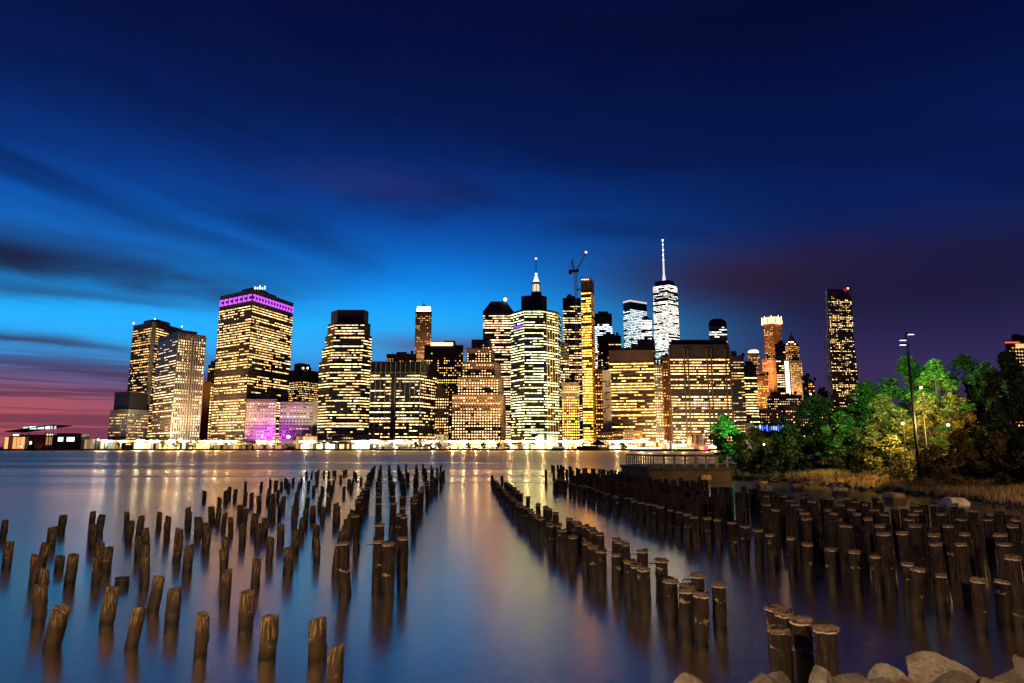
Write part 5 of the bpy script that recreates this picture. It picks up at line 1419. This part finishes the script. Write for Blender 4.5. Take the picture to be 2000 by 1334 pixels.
BK = conv([(285,342),(535,387),(775,437),(880,430),(1060,442),(1105,492),(1270,437),(1255,497),(1455,495),(1495,440),(740,387),(945,387),(1145,387),(1340,382),(1525,387),(490,347),(680,347),(865,347),(1220,347),(1380,347),(1545,347),(95,292),(275,312),(245,287),(440,312),(400,287),(550,287),(605,317),(770,312),(935,317),(1105,317),(850,287),(1055,262),(990,292),(1290,292),(1405,317),
           (35,210),(45,236),(50,260),(150,206),(220,262),(190,236),(345,260),(320,240),(275,216),(495,260),(410,220),(530,222),(585,241),(640,261),(740,241),(720,212),(1525,577),(1100,684),(1465,716),(925,262),(700,290),(1180,262)], 1480, 900, 3.073)
for (px, py) in BK: pile(px, py, (1.72 if py < 1115 else 1.08) + rnd.uniform(-.06, .06), 'B', label=L4, group=G4)
pile(1040 + 105 / 4, 840 + 312 / 4, 1.7, 'B', (0, 0), label='solitary black pile standing clear at the river end of the dense field')
# the ranks further back, too many to pick apart: one mass of piles
def far_ranks():
    b = MB(); rg = random.Random(17)
    rows = [((150, 270), (470, 300), 11), ((480, 296), (760, 330), 12), ((190, 300), (620, 360), 18), ((300, 335), (700, 400), 18), ((620, 340), (1010, 385), 17), ((520, 400), (900, 430), 16), ((840, 390), (1290, 440), 16),
            ((700, 430), (1060, 500), 13), ((1010, 380), (1380, 400), 12), ((1040, 500), (1330, 545), 9), ((1100, 470), (1560, 440), 13), ((1280, 530), (1700, 480), 10), ((1440, 560), (1480, 490), 6), ((1620, 600), (1640, 470), 8), ((1800, 500), (1850, 620), 7), ((1650, 440), (1980, 500), 10)]
    rows += [((1760 + x0 * 1.3016, 240 + y0 * 1.3016), (1760 + x1 * 1.3016, 240 + y1 * 1.3016), n) for x0, y0, x1, y1, n in ((0, 205, 700, 250, 15), (0, 245, 900, 300, 15), (200, 300, 1500, 330, 13), (0, 320, 480, 345, 7), (900, 255, 1550, 330, 9), (330, 370, 1560, 400, 9))]
    for (x0, y0), (x1, y1), n in rows:
        for i in range(n):
            t = (i + rg.uniform(.1, .9)) / n
            p = onz(1040 + (x0 + (x1 - x0) * t) / 4, 840 + (y0 + (y1 - y0) * t + rg.uniform(-8, 8)) / 4, 1.7)
            if sd_bank(p.x, p.y) > .8: continue
            r_ = rg.uniform(.15, .19); lx, ly = rg.gauss(0, .05), rg.gauss(0, .05); h = 1.7 + rg.uniform(-.12, .08)
            b.tube([(p.x - lx, p.y - ly, -.8), (p.x, p.y, h - .09), (p.x, p.y, h - .08), (p.x, p.y, h - .03), (p.x, p.y, h)], [r_ * 1.04, r_, r_ * 1.1, r_ * 1.12, r_ * .9], 9)
    return b
tag(far_ranks().build('far_pile_ranks', M_pileB, smooth=False), 'crowded far ranks of dark piles in the dense field', 'piles', kind='stuff')
# broken concrete blocks lying on the heads
def block(px, py, Y, wd, h, m, label, seed):
    p = at(px, py, Y); rg = random.Random(seed)
    me = stone_mesh(rg, m, 3)
    for v in me.vertices:
        v.co.x = max(-.8, min(.8, v.co.x * 1.3)); v.co.z = max(-.7, min(.62, v.co.z * 1.3)); v.co.y = max(-.75, min(.75, v.co.y * 1.3))
    o = link('concrete_block', me, None, (p.x, p.y, p.z - h * .5)); o.scale = (wd / 1.9, wd / 1.6, h / 1.3); o.rotation_euler = (0, 0, rg.uniform(-.3, .3))
    tag(o, label, 'concrete block')
    # the stub that carries it
    r_ = MB(); r_.tube([(p.x, p.y, -.6), (p.x, p.y, p.z - h * .55)], [wd * .3, wd * .26], 10); s_ = r_.build('supporting_stub', M_pileB, o)
    s_.parent = None; s_.matrix_world = Matrix.Translation((p.x, p.y, p.z - h * .5)); s_.parent = o; s_.matrix_parent_inverse = (Matrix.Translation(o.location) @ o.rotation_euler.to_matrix().to_4x4() @ Matrix.Diagonal((*o.scale, 1))).inverted()
M_blk = rock_mat('broken_concrete', (.45, .33, .26), (.80, .66, .54))
M_blk2 = rock_mat('rusty_block', (.35, .19, .10), (.60, .40, .23))
block(1866, 971, 47, 1.75, 1.05, M_blk, 'largest pale broken concrete block before the dry grass', 1)
block(1741, 961, 55, 1.6, 1.3, M_blk2, 'tall tan broken concrete block left of the largest pale one', 2)
block(1636, 951, 63, 1.75, .9, M_blk, 'flat pale concrete block on a dark post in the dense field', 3)
block(1553, 944, 70, 1.7, .9, M_blk2, 'small brown concrete block at the back of the dense field', 4)
block(1486, 939, 74, 1.5, 1.0, M_blk2, 'round edged brown concrete block near the rocky bank', 5)
block(1376, 927, 84, 1.8, 1.1, M_blk2, 'orange brown timber block lit before the concrete pier', 6)
block(1281, 953, 66, .55, 1.4, M_blk2, 'light yellowish square post among the dark piles', 7)
block(1226, 944, 72, .5, .7, M_blk2, 'short light stub among the dark piles left of the square post', 8)

# ------------------------------------------------------------------ foreground boulders
def boulder(px, py, Y, wd, h, m, label, seed, dp=None, rz=0.0):
    rg = random.Random(seed); p = at(px, py, Y)
    o = link('boulder', stone_mesh(rg, m, 5), None, (p.x, p.y, p.z - h * .60))
    o.scale = (wd / 1.6, (dp or wd) / 1.5, h / 1.7); o.rotation_euler = (rg.uniform(-.1, .1), rg.uniform(-.1, .1), rz)
    tag(o, label, 'boulder'); return o
boulder(1320, 1314, 10.3, .95, .9, M_rock2, 'flat pale boulder with a cracked face at the water edge', 41)
boulder(1425, 1313, 10.2, .75, .8, M_moss, 'moss covered dark boulder beside the flat pale one', 42)
boulder(1508, 1295, 10.6, .62, .8, M_rock2, 'white crusted boulder at the foot of the pile cluster', 43)
boulder(1535, 1314, 10.0, .9, .7, M_rock, 'low brown boulder half hidden by the white crusted one', 44)
boulder(1604, 1297, 10.5, .58, .9, M_rock2, 'rounded pale boulder with slanting streaks before the single dark pile', 45)
boulder(1665, 1312, 10.2, .85, .7, M_rock, 'dull brown boulder right of the streaked pale one', 46)
boulder(1735, 1296, 10.6, .55, .7, M_rock2, 'tan boulder with a rounded crown before the reddish one', 47)
boulder(1768, 1310, 10.2, .55, .7, mat('reddish_granite', (.16, .075, .045), .85, .4, 6, bump=.6), 'small reddish boulder wedged between tan ones', 48)
boulder(1745, 1328, 9.8, 1.0, .8, M_rock, 'broad brown slab under the tan and reddish boulders', 49)
boulder(1862, 1277, 10.6, 1.45, .85, M_rock2, 'big flat topped angular boulder pointing towards the corner', 50, 1.1)
boulder(1850, 1308, 9.9, 1.25, .9, M_rock, 'wide rough boulder in front of the flat topped one', 51)
boulder(1975, 1292, 10.3, 1.1, 1.0, M_rock, 'tall brown boulder right of the flat topped one', 52)
boulder(1950, 1322, 9.5, 1.1, .8, M_rock2, 'pale rough boulder below the tall brown one', 53)
boulder(2030, 1272, 10.8, .9, 1.0, M_rock, 'rough brown boulder at the foot of the slope behind the tall brown one', 54)
for k, (x, y) in enumerate(((3.0, 9.3), (4.2, 9.2), (5.4, 9.3), (6.6, 9.2), (7.8, 9.6), (8.6, 10.2), (9.4, 11.6), (2.2, 9.6))):
    s = 1.0; rgk = random.Random(80 + k)
    o = link('boulder', stone_mesh(rgk, M_rock if k % 2 else M_moss, 4), None, (x, y, land_z(x, y) - .1)); o.scale = (.8, .7, .55); o.rotation_euler = (0, 0, k)
    tag(o, 'sunken base boulder in the bed of rocks under the larger boulders', 'boulder', 'sunken base boulders')
print('piles', NP[0], 'objects', len(bpy.data.objects), 'tris', sum(len(m.polygons) for m in bpy.data.meshes) * 2)
rg = random.Random(77); n_ = 0
while n_ < 70:
    x, y = rg.uniform(2.6, 9.6), rg.uniform(8.8, 11.4)
    if sd_bank(x, y) < -.9: continue
    o = link('stone', var[n_ % 10], rb, (x, y, max(land_z(x, y), 0) + rg.uniform(.15, .55))); n_ += 1
    k_ = rg.uniform(.12, .30); o.scale = (k_ * rg.uniform(.8, 1.5), k_, k_ * rg.uniform(.6, .9)); o.rotation_euler = (rg.uniform(-.6, .6), rg.uniform(-.6, .6), rg.uniform(0, 6.28))
